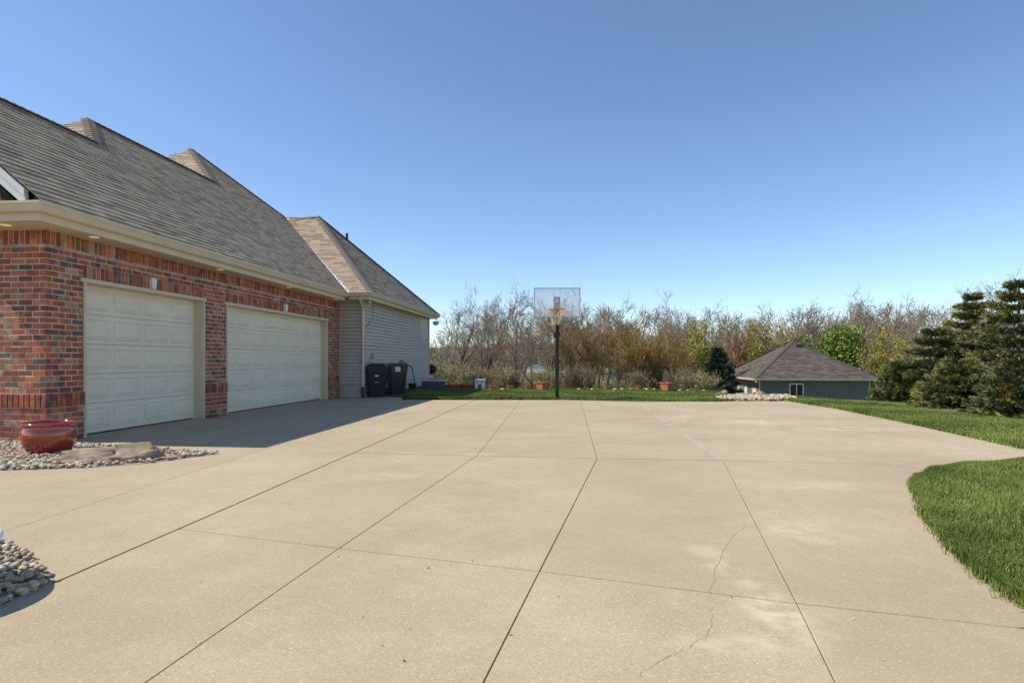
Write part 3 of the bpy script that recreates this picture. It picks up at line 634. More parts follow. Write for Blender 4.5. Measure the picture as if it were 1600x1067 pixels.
b = MB(); b.box(SF - .02, GX - .021, TE + .021, T_END + .1, ZS, ZS + .018); b.box(GX - 1.9, SF - .021, TE + .021, T0 + .1, ZS, ZS + .018); b.box(SW - .05, WE - .121, WT + .101, WF - .02, ZS + .06, ZS + .078); b.box(S0 - .3, SW - .051, WT + .101, T_END + .1, ZS + .06, ZS + .078); b.box(-13, SW - .05, TW1 - .1, WF, ZS + .06, ZS + .078); hb(b, 'soffit', M['trim'])
for (s, t) in ((SF + .22, 8.35), (SF + .22, 11.6), (SF + .22, 14.6), (SF + .22, 17.6), (SF - .35, TE + .25)):
    b = MB(); b.lathe([(.0, -.001), (.055, -.001), (.07, .0), (.07, .004)], 18, (s, t, ZS - .005)); hb(b, 'soffit_light', M['lamp'])
# front gable: rake board, little return roof
b = MB(); rk0, rk1 = Vector((ES - .32, TE + .02, EZ + .02 + .27 * p)), Vector((R1s, TE + .02, z1 + .0))
b.sweep([(0, 0, -.03), (0, 0, -.26), (0, .05, -.26), (0, .05, -.03)], rk0, rk1); b.sweep([(0, -.02, -.03), (0, -.02, -.13), (0, -.001, -.13), (0, -.001, -.03)], rk0, rk1)
b.sweep([(0, 0, -.03), (0, 0, -.26), (0, .05, -.26), (0, .05, -.03)], Vector((R1s - 3.0, TE + .02, z1 - 2.5)), rk1); hb(b, 'rake_board', M['white'])
b = MB(); b.prism([(GX - .02, TE - .02, EZ + .03), (GX - 1.9, TE - .02, EZ + .03), (GX - 1.9, T0, EZ + .03), (GX - .02, T0, EZ + .03)], [(GX - .25, TE, EZ + .05), (GX - 1.8, TE, EZ + .05), (GX - 1.8, T0, EZ + .16), (GX - .35, T0, EZ + .16)]); hb(b, 'return_roof', SHM[1])
# downspout, cable, meter box, tap, flood lights
b = MB(); ds, dt = SW - .12, TW0 - .055
b.tube([(ds + .15, WT + .05, WZ - .08), (ds + .15, WT + .08, WZ - .2), (ds + .12, dt - .03, WZ - .42), (ds + .12, dt, WZ - .6), (ds + .12, dt, .32)], .042, 8); dsp = hb(b, 'downspout', M['gutter'])
b = MB(); b.tube([(ds + .12, dt, .34), (ds + .12, dt - .01, .1), (ds + .14, dt - .06, .02)], .05, 8); hb(b, 'downspout_boot', M['pipe'], dsp)
b = MB(); b.tube([(SW + .1, TW0 + .25, 3.12), (SW + .14, TW0 + .5, 2.9), (SW + .13, TW0 + .55, 2.55), (SW + .04, TW0 + .25, 2.3), (SW + .03, TW0 + .05, 2.22), (SW + .03, TW0 + .05, 1.3)], .008, 5); hb(b, 'cable', M['pipe'])
b = MB(); b.box(SW + .013, SW + .03, TW0 + .1, TW0 + 1.1, 1.12, 1.52); bx = hb(b, 'wall_plate', M['siding'])
b = MB(); b.lathe([(.0, .08), (.05, .07), (.07, 0), (.07, -.08)], 14, (SW + .08, TW0 + .75, 1.36)); b.tube([(SW + .03, TW0 + .55, 1.27), (SW + .16, TW0 + .55, 1.27), (SW + .18, TW0 + .55, 1.2)], .022, 8); hb(b, 'wall_tap', M['grey'], bx)
for (s, t) in ((SW + .12, TW0 + .22), (WE - .2, WF + .1)):
    b = MB(); b.lathe([(0, .09), (.05, .08), (.075, 0), (.05, -.03), (0, -.03)], 14, (s, t, ZS + .0 - (.2 if t > 25 else 0))); b.tube([(s, t, ZS + .06), (s, t, ZS - .12)], .02, 6)
    if t > 25: b.box(s - .12, s + .12, t - .1, t + .1, ZS - .2, ZS - .04)
    hb(b, 'flood_light', M['white'])
b = MB(); b.tube([(SW + .25, 20.6, 1.0), (SW + .12, 21.0, .82), (SW + .1, 21.6, .78), (SW + .1, 22.2, 1.18), (SW + .1, 22.6, 1.12), (SW + .14, 23.6, .9), (SW + .16, 23.8, .5), (SW + .2, 24.0, .0)], .022, 7)
hose = b.build('garden_hose', M['pipe']); hose.rotation_euler = (0, 0, -A); tag(hose, 'black hose looping along the siding wall to the right of the bins', 'hose')

# ---------------- things by the house ----------------
def cart(loc, rz, label, sticker):
    t = thing('wheelie_bin', label, 'bin', loc, rz, 'black wheelie bins by the siding wall')
    def fr(w, d, z, y=0): return [(-w / 2, y - d / 2, z), (w / 2, y - d / 2, z), (w / 2, y + d / 2, z), (-w / 2, y + d / 2, z)]
    b = MB(); b.prism(fr(.44, .50, .03), fr(.54, .66, .78)); b.prism(fr(.56, .68, .781), fr(.57, .70, .97)); body = b.build('body', M['pipe'], t)
    for i in range(6):
        b = MB(); b.box(-.17 + i * .06, -.145 + i * .06, -.365, -.35, .80, .90); b.build('rib', M['pipe'], body)
    b = MB(); b.prism(fr(.60, .76, .972), fr(.60, .76, 1.0)); b.prism(fr(.60, .76, 1.001), fr(.46, .56, 1.075, .03)); b.build('lid', M['pipe'], t)
    b = MB(); b.tube([(-.25, .40, .95), (-.25, .46, 1.0), (.25, .46, 1.0), (.25, .40, .95)], .018, 8); b.build('handle', M['pipe'], t)
    for sx in (-1, 1):
        b = MB(); b.tube([(sx * .25, .28, .13), (sx * .31, .28, .13)], .13, 20); b.build('wheel', M['pipe'], t)
    if sticker == 0:
        b = MB(); b.box(-.07, .07, -.337, -.331, .69, .72); b.box(-.045, .045, -.327, -.321, .65, .68); b.box(-.08, .08, -.302, -.296, .47, .485); b.build('lettering', M['sticker'], body)
    else:
        b = MB(); b.box(-.16, .02, -.375, -.352, .80, .965); b.build('sticker', M['sticker'], body)
    return t
pb = W(-6.28, 18.75); cart((pb.x, pb.y, .001), R(6), 'nearer black wheelie bin beside the downspout, small white lettering on front', 0)
pb = W(-6.0, 19.85); cart((pb.x, pb.y, .001), R(28), 'farther black wheelie bin with a square white sticker, touching the hose side', 1)
def bucket(loc, r, h, m, label, name='flower_pot', cat='pot', group=None, square=False, rim=.12, fill=True):
    t = thing(name, label, cat, loc, rnd.uniform(-.3, .3), group); n = 4 if square else 24; k = 1.35 if square else 1
    b = MB(); b.lathe([(0, 0), (r * .72 * k, 0), (r * .93 * k, h * (1 - rim)), (r * 1.06 * k, h * (1 - rim)), (r * 1.08 * k, h), (r * .92 * k, h), (r * .88 * k, h * .85)], n); b.build('body', m, t, smooth=False)
    b = MB(); b.lathe([(0, h * .88), (r * .9 * k, h * .86)], n); b.build('soil', M['soil'], t); return t
pb = W(-6.2, 22.6); bucket((pb.x, pb.y, .03), .17, .26, M['pipe'], 'small black plastic pot on the grass below the siding wall')
t = thing('kettle_grill', 'dark kettle grill standing by the far corner of the siding wall', 'grill', at(673, 28.4, hz(-3.9, 28.4) + .1))
b = MB(); b.lathe([(0, .62), (.2, .66), (.29, .80), (.30, .86)], 24); b.build('bowl', M['pipe'], t, smooth=True)
b = MB(); b.lathe([(.305, .87), (.28, .98), (.16, 1.08), (0, 1.11)], 24); b.build('lid', M['pole'], t, smooth=True)
for k in range(3):
    a = k * 2.094 + .4; b = MB(); b.tube([(.18 * math.cos(a), .18 * math.sin(a), .68), (.32 * math.cos(a), .32 * math.sin(a), 0)], .014, 6); b.build('leg', M['grey'], t)
c0 = at(678, 23.6, .05); t = thing('air_conditioner', 'low blue-grey air conditioner unit with grille beyond the siding wall', 'air conditioner', c0)
b = MB(); b.box(-.44, .44, -.3, .3, 0, .31); b.build('casing', M['ac'], t); b = MB(); b.box(-.46, .46, -.32, .32, .311, .34); b.build('top_cover', M['grey'], t)
for i in range(15): b = MB(); b.box(-.42 + i * .058, -.39 + i * .058, -.318, -.301, .03, .29); b.build('grille_bar', M['ac'], t)
c0 = at(722, 23.9, .0); t = thing('planter_box', 'long low red wooden planter box at the back edge of the lawn', 'planter', c0)
for y in (-.2, .2): b = MB(); b.box(-.68, .68, y - .02, y + .02, .0, .2); b.build('side_board', M['redwood'], t)
for x in (-.7, 0, .7): b = MB(); b.box(x - .02, x + .02, -.22, .22, 0, .225); b.build('end_board', M['redwood'], t)
b = MB(); b.box(-.67, .67, -.17, .17, .0, .14); b.build('soil', M['soil'], t)
c0 = at(750, 23.3, .045); t = thing('pet_house', 'small white pet house with arched doorway standing on the lawn edge', 'pet house', c0)
arch = [(-.07, 0)] + [(-.07 * math.cos(a), .14 + .07 * math.sin(a)) for a in np.linspace(0, math.pi, 9)] + [(.07, 0)]
b = MB(); W_, Hh = .185, .37
outl = [(-W_, 0), (-W_, Hh), (W_, Hh), (W_, 0)]
pf = [(x, -.16, zc) for x, zc in outl] ; ring_ = outl + arch[::-1]
b.add([(x, -.16, zc) for x, zc in ring_], [tuple(range(len(ring_)))]); b.box(-W_, W_, .14, .16, 0, Hh); b.box(-W_, -W_ + .015, -.159, .139, 0, Hh); b.box(W_ - .015, W_, -.159, .139, 0, Hh); b.build('wall', M['white'], t)
b = MB(); b.box(-W_ - .02, W_ + .02, -.19, .18, Hh + .002, Hh + .025); b.build('roof', M['white'], t)
for x in (-.09, .09): b = MB(); b.box(x - .03, x + .03, -.168, -.161, .28, .33); b.build('vent', M['ac'], t)
labs = ['small reddish terracotta pot just right of the white pet house', 'small terracotta pot left of the pot next to the square planter', 'small terracotta pot directly left of the large square terracotta planter', 'small terracotta pot right of the basketball pole, before the willow', 'small terracotta pot left of the farthest right square planter']
for (u, w), lb in zip(((769, 12), (797, 11), (825, 11), (948, 9.5), (998, 9)), labs):
    bucket(at(u, 23.0, .045), w / F * 23 / 2, .16, M['terra'], lb, group='terracotta pots along the lawn edge')
bucket(at(847, 22.8, .04), .2, .31, M['terra'], 'large square terracotta planter left of the basketball pole', 'square_planter', 'planter', square=True)
bucket(at(1042, 22.0, .04), .2, .32, M['terra'], 'large square terracotta planter at the right end of the back lawn', 'square_planter', 'planter', square=True)
ordn = ['first', 'second', 'third', 'fourth', 'fifth', 'sixth', 'seventh', 'eighth', 'ninth', 'tenth', 'eleventh']
for i, u in enumerate((785, 905, 925, 961, 972, 985, 1010, 1022, 1062, 1075, 1100)):
    o = meshobj('edging_stone', STONES[(u * 7) % 3 * 7 % 14], None, at(u, 22.9 - (u > 1050) * 1.0, .06), (0, 0, u), (.2, .15, .16)); tag(o, ordn[i] + ' small pale edging stone from the left along the back lawn edge', 'stone', 'pale edging stones along the lawn edge')
from mathutils import noise as mn
def rock(name, c, sx, sy, sz, seed, label, cat='boulder', m=None):
    rg = np.random.default_rng(seed); n, k = 64, 22; V = []; ph = rg.uniform(0, 6.28, 8); o3 = Vector(rg.uniform(0, 50, 3))
    for i in range(k + 1):
        el = -.25 + (math.pi / 2 + .25) * i / k
        for j in range(n):
            a = 2 * math.pi * j / n; q = 1 + .12 * math.sin(2 * a + ph[0]) + .08 * math.sin(3 * a + ph[1] + el * 2)
            x, y, zc = math.cos(el) ** .5 * math.cos(a) * q, math.cos(el) ** .5 * math.sin(a) * q, min(math.sin(el), .55 + .25 * math.sin(a + ph[3]) + .1 * math.sin(2 * a + ph[4]) + .12 * math.sin(el)) 
            pz = Vector((x * 3.2, y * 3.2, zc * 4)) + o3; f = mn.fractal(pz, .8, 2.2, 6) * .12; st = .05 * abs(((zc * 5 + .4 * mn.noise(pz)) % 1) - .5)
            V.append((x * sx * (1 + f + st), y * sy * (1 + f + st), (zc + f * .55) * sz))
    Fq = np.array([[i * n + j, i * n + (j + 1) % n, (i + 1) * n + (j + 1) % n, (i + 1) * n + j] for i in range(k) for j in range(n)])
    o = npmesh(name, np.array(V), Fq, m or M['boulder'], smooth=False); o.location = c; tag(o, label, cat); return o
c0 = G(163, 724); o = rock('boulder', (c0.x, c0.y + .18, .0), .47, .27, .21, 11, 'flat tan boulder lying on the pebbles beside the red pot')
o.rotation_euler = (0, 0, .25)
rock('boulder', at(1128, 19.8, .0), .24, .18, .2, 5, 'small pinkish tan boulder left of the rock bed by the far garage')
rock('boulder', at(1191, 19.4, .0), .2, .16, .2, 9, 'small grey boulder in front of the far garage corner')
# red glazed pot
c0 = at(77, 7.55, .01); t = thing('glazed_pot', 'wide empty red glazed ceramic pot on pebbles at the brick corner', 'pot', c0)
b = MB(); b.lathe([(r_ * .84, z_ * 1.04) for r_, z_ in [(0, 0), (.235, 0), (.27, .03), (.325, .12), (.345, .2), (.335, .29), (.318, .325), (.322, .338), (.355, .345), (.362, .362), (.352, .376), (.32, .378), (.305, .365), (.30, .33), (.31, .2), (.26, .06), (0, .05)]], 64); b.build('body', [M['pot'], M['potin']], t, smooth=True)
# white bowl planter at the left edge of the picture
c0 = Vector((-2.96, 2.86, 0.0)); t = thing('bowl_planter', 'low white round concrete bowl on the pebbles at the left edge', 'planter', c0)
b = MB(); b.lathe([(0, 0), (.17, 0), (.17, .03), (.10, .06), (.12, .11), (.28, .2), (.365, .25), (.39, .262), (.395, .28), (.385, .297), (.36, .30), (.33, .285), (.2, .22), (0, .2)], 56); b.build('bowl', M['white'], t, smooth=True)
b = MB(); b.lathe([(0, .235), (.235, .235)], 30); b.build('soil', M['soil'], t)

# ---------------- basketball hoop ----------------
hp = at(870.5, 18.35, 0.02); t = thing('basketball_hoop', 'black pole basketball hoop with clear backboard and orange rim on the lawn edge', 'basketball hoop', hp)
def hx(u): return (u - 870.5) / F * 17.5
def hzv(v): return zat(v, 17.5) - .02
b = MB(); b.box(-.052, .052, -.052, .052, -.1, 1.98); b.build('pole', M['pole'], t)
b = MB(); b.box(-.085, .085, -.085, .085, 1.9, 2.02); b.box(-.10, -.06, -.12, .1, 1.86, 1.96); b.build('clamp', M['pole'], t)
b = MB(); b.prism([(-.05, -.06, 1.95), (.05, -.06, 1.95), (.05, .06, 1.95), (-.05, .06, 1.95)], [(-.06, -.55, 2.55), (.06, -.55, 2.55), (.06, -.40, 2.62), (-.06, -.40, 2.62)]); b.build('arm', M['pole'], t)
x0, x1, zz0, zz1 = hx(831), hx(904), hzv(496), hzv(449); yb = -.72
b = MB(); b.box(x0 + .02, x1 - .02, yb - .006, yb + .006, zz0 + .02, zz1 - .02); bb_ = b.build('backboard', M['acrylic'], t)
b = MB(); fw = .024; b.box(x0, x1, yb - .015, yb + .015, zz1 - fw, zz1); b.box(x0, x1, yb - .015, yb + .015, zz0, zz0 + fw * 1.6); b.box(x0, x0 + fw, yb - .015, yb + .015, zz0 + fw * 1.6, zz1 - fw); b.box(x1 - fw, x1, yb - .015, yb + .015, zz0 + fw * 1.6, zz1 - fw); b.build('frame', M['grey'], bb_)
xc = hx(867.5)
b = MB(); b.box(xc - .10, xc - .09, yb + .02, yb + .04, zz0 + .04, zz1); b.box(xc + .09, xc + .10, yb + .02, yb + .04, zz0 + .04, zz1); b.build('support_bar', M['grey'], bb_)
b = MB(); b.box(xc - .09, xc + .09, yb + .012, yb + .16, hzv(485), hzv(463)); b.build('mount_box', M['pole'], t)
b = MB(); b.box(xc - .045, xc + .045, yb + .0, yb + .0115, hzv(472), hzv(467)); b.build('label_plate', M['sticker'], t)
rz_ = hzv(484.5); rc = Vector((hx(866), yb - .36, rz_)); RR = .235
b = MB(); b.tube([(rc.x + RR * math.cos(a), rc.y + RR * math.sin(a), rz_) for a in np.linspace(0, 2 * math.pi, 33)], .012, 7, cap=False); b.box(xc - .08, xc + .08, yb - .13, yb - .016, rz_ - .10, rz_ + .012); b.build('rim', M['orange'], t)
b = MB(); N_ = 12; lev = [(1.0, 0), (.82, -.13), (.62, -.25), (.48, -.36), (.44, -.45)]
for i in range(N_):
    for sg in (-1, 1):
        pts = [(rc.x + RR * f * math.cos(2 * math.pi * (i + sg * k * .5) / N_) - k * .012, rc.y + RR * f * math.sin(2 * math.pi * (i + sg * k * .5) / N_), rz_ + dz) for k, (f, dz) in enumerate(lev)]; b.tube(pts, .0075, 4)
b.build('net', M['net'], t)

# ---------------- detached garage ----------------
gc = Vector((18.3, 44.0, 0)); GZ = hz(22, 47) - .1; gz_e = -.145
gar = thing('detached_garage', 'low hip-roofed grey sided garage down the slope beyond the lawn', 'garage', (gc.x, gc.y, GZ), -A)
GW, GD = 7.7, 8.6; ez = gz_e - GZ               # eave height above its floor
b = MB(); b.box(.0, GW, .0, GD, -.6, ez + .05); gwall = b.build('wall', M['dsiding'], gar)
b = MB(); n = int(ez / .15)
for i in range(n):
    z0 = i * .15; zt = z0 + .152
    b.prism([(0, 0, z0), (0, -.03, z0), (0, -.008, zt), (0, 0, zt)], [(GW, 0, z0), (GW, -.03, z0), (GW, -.008, zt), (GW, 0, zt)]); b.prism([(0, 0, z0), (-.03, 0, z0), (-.008, 0, zt), (0, 0, zt)], [(0, GD, z0), (-.03, GD, z0), (-.008, GD, zt), (0, GD, zt)])
kind(b.build('siding', M['dsiding'], gwall), 'stuff')
for (x, y) in ((0, 0), (GW, 0), (0, GD)): b = MB(); b.box(x - .045, x + .045, y - .045, y + .045, -.3, ez); b.build('corner_trim', M['siding'], gwall)
OVH = .5; apx = (GW / 2, GD / 2, zat(533, 47.8) - GZ)
cs = [(-OVH, -OVH, ez), (GW + OVH, -OVH, ez), (GW + OVH, GD + OVH, ez), (-OVH, GD + OVH, ez)]
b = MB(); b.add(cs + [apx], [(0, 1, 4), (1, 2, 4), (2, 3, 4), (3, 0, 4)]); groof = b.build('roof', DSM[0], gar)
jn = MB()
for k in range(4):
    for lo, hi, mi in tiles([cs[k], cs[(k + 1) % 4], apx], expo=.16, wmin=.25, wmax=.5, th=(.012, .03), nm=3, seed=k + 40): jn.prism([q + Vector((0, 0, .012)) for q in lo], [q + Vector((0, 0, .012)) for q in hi], mi)
kind(jn.build('shingles', DSM, groof), 'stuff')
for k in range(4):
    b = MB(); a_, b_ = Vector(cs[k]), Vector(apx); d = (b_ - a_).normalized(); sd = d.cross(Vector((0, 0, 1))).normalized()
    for s_ in (-1, 1): b.add([a_ + Vector((0, 0, .06)), b_ + Vector((0, 0, .06)), b_ + sd * s_ * .16 + Vector((0, 0, .01)), a_ + sd * s_ * .16 + Vector((0, 0, .01))], [(0, 1, 2, 3)])
    b.build('hip_cap', DSM[0], groof)
b = MB(); b.box(apx[0] + .05, apx[0] + .45, apx[1] - .95, apx[1] - .55, apx[2] - .55, apx[2] - .28); b.build('roof_vent', M['pipe'], groof)
b = MB()
for k in range(4):
    a_, b_ = Vector(cs[k]), Vector(cs[(k + 1) % 4]); d = (b_ - a_).normalized(); o_ = Vector((d.y, -d.x, 0)); b.sweep([o_ * .0 + Vector((0, 0, -.13)), o_ * .1 + Vector((0, 0, -.13)), o_ * .12 + Vector((0, 0, .0)), o_ * .0 + Vector((0, 0, .0))], a_, b_)
b.build('gutter', M['trim'], gar)
b = MB(); b.box(-OVH + .02, GW + OVH - .02, -OVH + .02, GD + OVH - .02, ez - .1, ez - .085); b.build('soffit', M['trim'], gar)
gd = [(3.0, 5.6, 'garage_door', 2.15), (.65, 1.5, 'side_door', 2.05)]
for (y0, y1, nm, hh) in gd:
    b = MB(); b.box(-.05, -.032, y0, y1, 0, hh); d_ = b.build(nm, M['door'], gar)
    b = MB(); b.box(-.075, -.034, y0 - .1, y0 - .002, 0, hh + .1); b.box(-.075, -.034, y1 + .002, y1 + .1, 0, hh + .1); b.box(-.075, -.034, y0 - .002, y1 + .002, hh + .002, hh + .1); b.build('frame', M['trim'], d_)
    if nm == 'garage_door':
        for r in range(4): b = MB(); b.box(-.062, -.051, y0 + .05, y1 - .05, .04 + r * .53, .54 + r * .53); b.build('panel', M['door'], d_)
    else:
        b = MB(); b.box(-.058, -.051, y0 + .15, y1 - .15, 1.2, 1.85); b.build('pane', M['glass'], d_)
b = MB(); wx0, wx1, wz0, wz1 = 2.1, 3.1, ez - 1.5, ez - .38; b.box(wx0, wx1, -.06, -.031, wz0, wz1); gw_ = b.build('window', M['white'], gar)
for (a, c) in ((wx0 + .07, wx0 + .47), (wx0 + .53, wx1 - .07)): b = MB(); b.box(a, c, -.068, -.061, wz0 + .07, wz1 - .07); b.build('pane', M['glass'], gw_)
for y in (.2, GD - .25):
    b = MB(); b.lathe([(0, .1), (.06, .08), (.08, 0), (.0, -.06)], 12, (-.2, y, ez - .28)); b.build('eave_lamp', M['lamp'], gar)
# far houses half hidden in the trees
def far_house(c, w, d, hgt_, rz, label, mw, mr):
    t = thing('far_house', label, 'house', c, rz); b = MB(); b.box(-w / 2, w / 2, -d / 2, d / 2, -2, hgt_); wl = b.build('wall', mw, t)
    b = MB(); r = .5; b.add([(-w / 2 - r, -d / 2 - r, hgt_), (w / 2 + r, -d / 2 - r, hgt_), (w / 2 + r, d / 2 + r, hgt_), (-w / 2 - r, d / 2 + r, hgt_), (-w / 2, 0, hgt_ + d * .33), (w / 2, 0, hgt_ + d * .33)], [(0, 1, 5, 4), (2, 3, 4, 5), (1, 2, 5), (3, 0, 4), (0, 3, 2, 1)]); b.build('roof', mr, t)
    for x in (-w * .3, 0, w * .3): b = MB(); b.box(x - .6, x + .6, -d / 2 - .05, -d / 2 - .001, hgt_ - 1.7, hgt_ - .5); b.build('window', M['glass'], wl)
c0 = at(1158, 88, 0); far_house((c0.x, c0.y, zat(562, 88) - 3.0), 7, 7, 2.9, .4, 'brown-roofed house among the trees just left of the far garage roof', M['siding'], DSM[2])
c0 = at(838, 130, 0); far_house((c0.x, c0.y, zat(556, 130) - 3.2), 13, 8, 3.2, -.1, 'pale house far behind the bare trees left of the basketball pole', M['white'], SHM[2])

# ---------------- trees ----------------
def grow_tree(seed, height, spread=1.0, depth=5, nch=(4, 4, 4, 4, 3), ang=(35, 40, 42, 45, 45), trunk_r=.2, lr=.62, up=.12, wander=.11, stems=1, lean=0., tw=.013, first=.3):
    r = random.Random(seed); br = {0: MB(), 1: MB()}; tips = []
    def go(p, d, L, rad, lv):
        n = 4 if lv < 2 else (3 if lv < depth - 1 else 2); pts = [p]; rs = [rad]; q = p; dd = d
        for i in range(n):
            dd = (dd + Vector((r.gauss(0, wander), r.gauss(0, wander), r.gauss(0, wander) + up))).normalized(); q = q + dd * (L / n); pts.append(q); rs.append(max(tw * .6, rad * (1 - .62 * (i + 1) / n)))
        br[0 if lv < 2 else 1].tube(pts, rs, 7 if lv == 0 else (5 if lv == 1 else 3), 0, cap=False)
        if lv >= depth: tips.append(q); return
        k = nch[min(lv, len(nch) - 1)]; k = max(2, int(k + r.uniform(-.6, 1.2)))
        for c in range(k):
            f = 1.0 if c == 0 else r.uniform(first if lv == 0 else .3, 1.0); x = f * n; i = min(int(x), n - 1); b = pts[i].lerp(pts[i + 1], x - i); dl = (pts[i + 1] - pts[i]).normalized()
            a = dl.cross(Vector((r.gauss(0, 1), r.gauss(0, 1), r.gauss(0, 1)))).normalized(); th = R(ang[min(lv, len(ang) - 1)]) * r.uniform(.55, 1.25) * (.5 if c == 0 else 1) * spread
            nd = (dl * math.cos(th) + a * math.sin(th)).normalized(); go(b, nd, L * lr * r.uniform(.75, 1.2) * (1.0 if c == 0 else .9), max(tw, rs[i] * (.72 if c == 0 else r.uniform(.42, .62))), lv + 1)
    for s in range(stems):
        a = r.uniform(0, 6.28); ln = lean if stems == 1 else r.uniform(.15, .55)
        go(Vector((math.cos(a) * .2 * (stems > 1), math.sin(a) * .2 * (stems > 1), 0)), Vector((math.cos(a) * ln, math.sin(a) * ln, 1)).normalized(), height * (.46 if stems == 1 else .42), trunk_r, 0)
    mx = max(v[2] for v in br[1].v); k = height / mx
    for b in br.values(): b.v = [(x * k, y * k, zc * k) for x, y, zc in b.v]
    return br[0], br[1], [q * k for q in tips]
def mesh_of(b, name, m, smooth=True):
    me = bpy.data.meshes.new(name); me.from_pydata(b.v, [], b.f); me.materials.append(m); me.polygons.foreach_set('use_smooth', [smooth] * len(b.f)); me.update(); return me
def leaf_cloud(tips, n, size, spread, seed):
    rg = np.random.default_rng(seed); T = np.array([tuple(q) for q in tips]); P = T[rg.integers(0, len(T), n)] + rg.normal(0, spread, (n, 3)); a = rg.normal(0, 1, (n, 3)); a /= np.linalg.norm(a, axis=1)[:, None]
    b = np.cross(a, rg.normal(0, 1, (n, 3))); b /= np.linalg.norm(b, axis=1)[:, None]; s = (size * rg.uniform(.6, 1.4, n))[:, None]
    V = np.stack([P - a * s, P + b * s * .5, P + a * s, P - b * s * .5], 1).reshape(-1, 3); return V, np.arange(n * 4).reshape(-1, 4)
PR = {}
def proto(key, tw_m, leaf_m=None, nleaf=0, lsize=.06, lspread=.15, **kw):
    t, c, tips = grow_tree(**kw); e = [mesh_of(t, 'trunk', M['bark']), mesh_of(c, 'crown', tw_m), kw['height'], None]
    if leaf_m:
        V, Fq = leaf_cloud(tips, nleaf, lsize, lspread, kw['seed']); o = npmesh('foliage', V, Fq, leaf_m); e[3] = o.data; bpy.data.objects.remove(o)
    PR[key] = e
proto('bare1', M['twig'], seed=11, height=10, nch=(6, 5, 5, 5, 4), depth=5, up=.08, trunk_r=.24)
proto('bare2', M['twig'], seed=23, height=10, nch=(5, 5, 5, 5, 4), depth=5, up=.10, lean=.25, wander=.14, trunk_r=.22)
proto('bare3', M['twig2'], seed=37, height=10, nch=(6, 5, 5, 5, 4), depth=5, up=.05, spread=1.1)
proto('oak', M['twig2'], seed=41, height=10, nch=(6, 5, 5, 5, 4), depth=5, up=.02, spread=1.35, trunk_r=.24, first=.55)
proto('willow', M['gold'], seed=53, height=7, nch=(5, 5, 5, 5, 3), depth=5, up=.13, stems=4, trunk_r=.13, spread=.95, tw=.014)
proto('willow2', M['gold'], M['bud'], 900, .05, .2, seed=59, height=7, nch=(5, 5, 4, 4, 3), depth=5, up=.16, stems=5, trunk_r=.12, tw=.014)
proto('bud', M['twig2'], M['bud'], 3800, .085, .2, seed=61, height=8, nch=(5, 4, 4, 4, 3), depth=5, up=.12)
proto('leafy', M['twig2'], M['green'], 9000, .11, .25, seed=67, height=6, nch=(6, 5, 4, 4, 3), depth=5, up=.10, spread=1.1)
proto('shrub', M['twig'], M['bud'], 900, .06, .14, seed=71, height=3, nch=(5, 5, 4, 3), depth=4, up=.1, stems=6, trunk_r=.04, tw=.01)
proto('brush', M['twig2'], seed=73, height=3, nch=(6, 5, 5, 3), depth=4, up=.1, stems=7, trunk_r=.04, tw=.01)
def plant(key, u, vtop, Y, label, cat='tree', name='bare_tree', wide=1.0, rz=None, group=None):
    x = (u - 800) / F * Y; zb = hz(x, Y) - .1; k = (zat(vtop - (9 if name == 'bare_tree' else 3), Y) - zb) / PR[key][2]; t = thing(name, label, cat, (x, Y, zb), rnd.uniform(0, 6.28) if rz is None else rz, group)
    e = PR[key]; w = k * wide
    meshobj('trunk', e[0], t, sc=(w, w, k)); meshobj('crown', e[1], t, sc=(w, w, k))
    if e[3]: meshobj('foliage', e[3], t, sc=(w, w, k))
    return t
plant('bare1', 706, 452, 46, 'tall dark bare tree closest to the end of the house', wide=.9)
plant('bare2', 742, 462, 50, 'bare tree leaning right, second from the house end', wide=.8)
plant('bare2', 772, 468, 42, 'slender bare tree above the white pet house', wide=.7)
plant('bare3', 806, 462, 44, 'bare tree with leaning trunk midway between pet house and backboard', wide=.75)
plant('bare1', 832, 470, 40, 'bare tree directly behind the left edge of the backboard', wide=.75)
plant('bare2', 852, 476, 38, 'forked dark-trunked bare tree behind the large square planter', wide=.7)
plant('oak', 888, 442, 62, 'tallest bare tree, rising behind the clear backboard', wide=.8)
plant('willow', 930, 490, 38, 'golden brown willow thicket just right of the basketball pole', name='willow_tree', wide=1.25)
plant('willow2', 985, 496, 41, 'golden willow thicket behind the right part of the back lawn', name='willow_tree', wide=1.2)
plant('willow', 1040, 500, 44, 'golden willow thicket behind the right square planter', name='willow_tree', wide=1.2)
plant('bud', 1085, 500, 48, 'yellow-green budding tree left of the dark spruce', name='budding_tree', wide=1.0)
plant('bare3', 965, 468, 60, 'bare brown tree behind the willow right of the pole', wide=.95)
plant('bare1', 1040, 462, 62, 'bare tree poking above the willows over the right square planter', wide=.9)
plant('bare3', 1100, 474, 60, 'bare brown tree behind the yellow-green budding tree', wide=1.0)
plant('bud', 1190, 508, 62, 'yellow-green budding tree behind the left slope of the far garage roof', name='budding_tree', wide=1.1)
plant('bare1', 1185, 476, 70, 'bare tree above the far garage roof, left of its peak', wide=1.0)
plant('bare3', 1245, 472, 74, 'spreading bare tree directly above the far garage peak', wide=1.05)
plant('bare2', 1300, 470, 80, 'bare tree between the far garage peak and the leafy green tree', wide=1.0)
plant('leafy', 1322, 514, 57, 'bright green leafing tree behind the right slope of the far garage', name='leafing_tree', wide=1.0)
plant('bud', 1365, 520, 52, 'yellow-green budding tree right of the leafy green tree', name='budding_tree', wide=.9)
plant('oak', 1392, 454, 84, 'distinct round-crowned bare tree standing against the sky', wide=1.0, rz=1.0)
plant('bare3', 1445, 478, 62, 'bare reddish tree between the round-crowned tree and the spruces', wide=1.1)
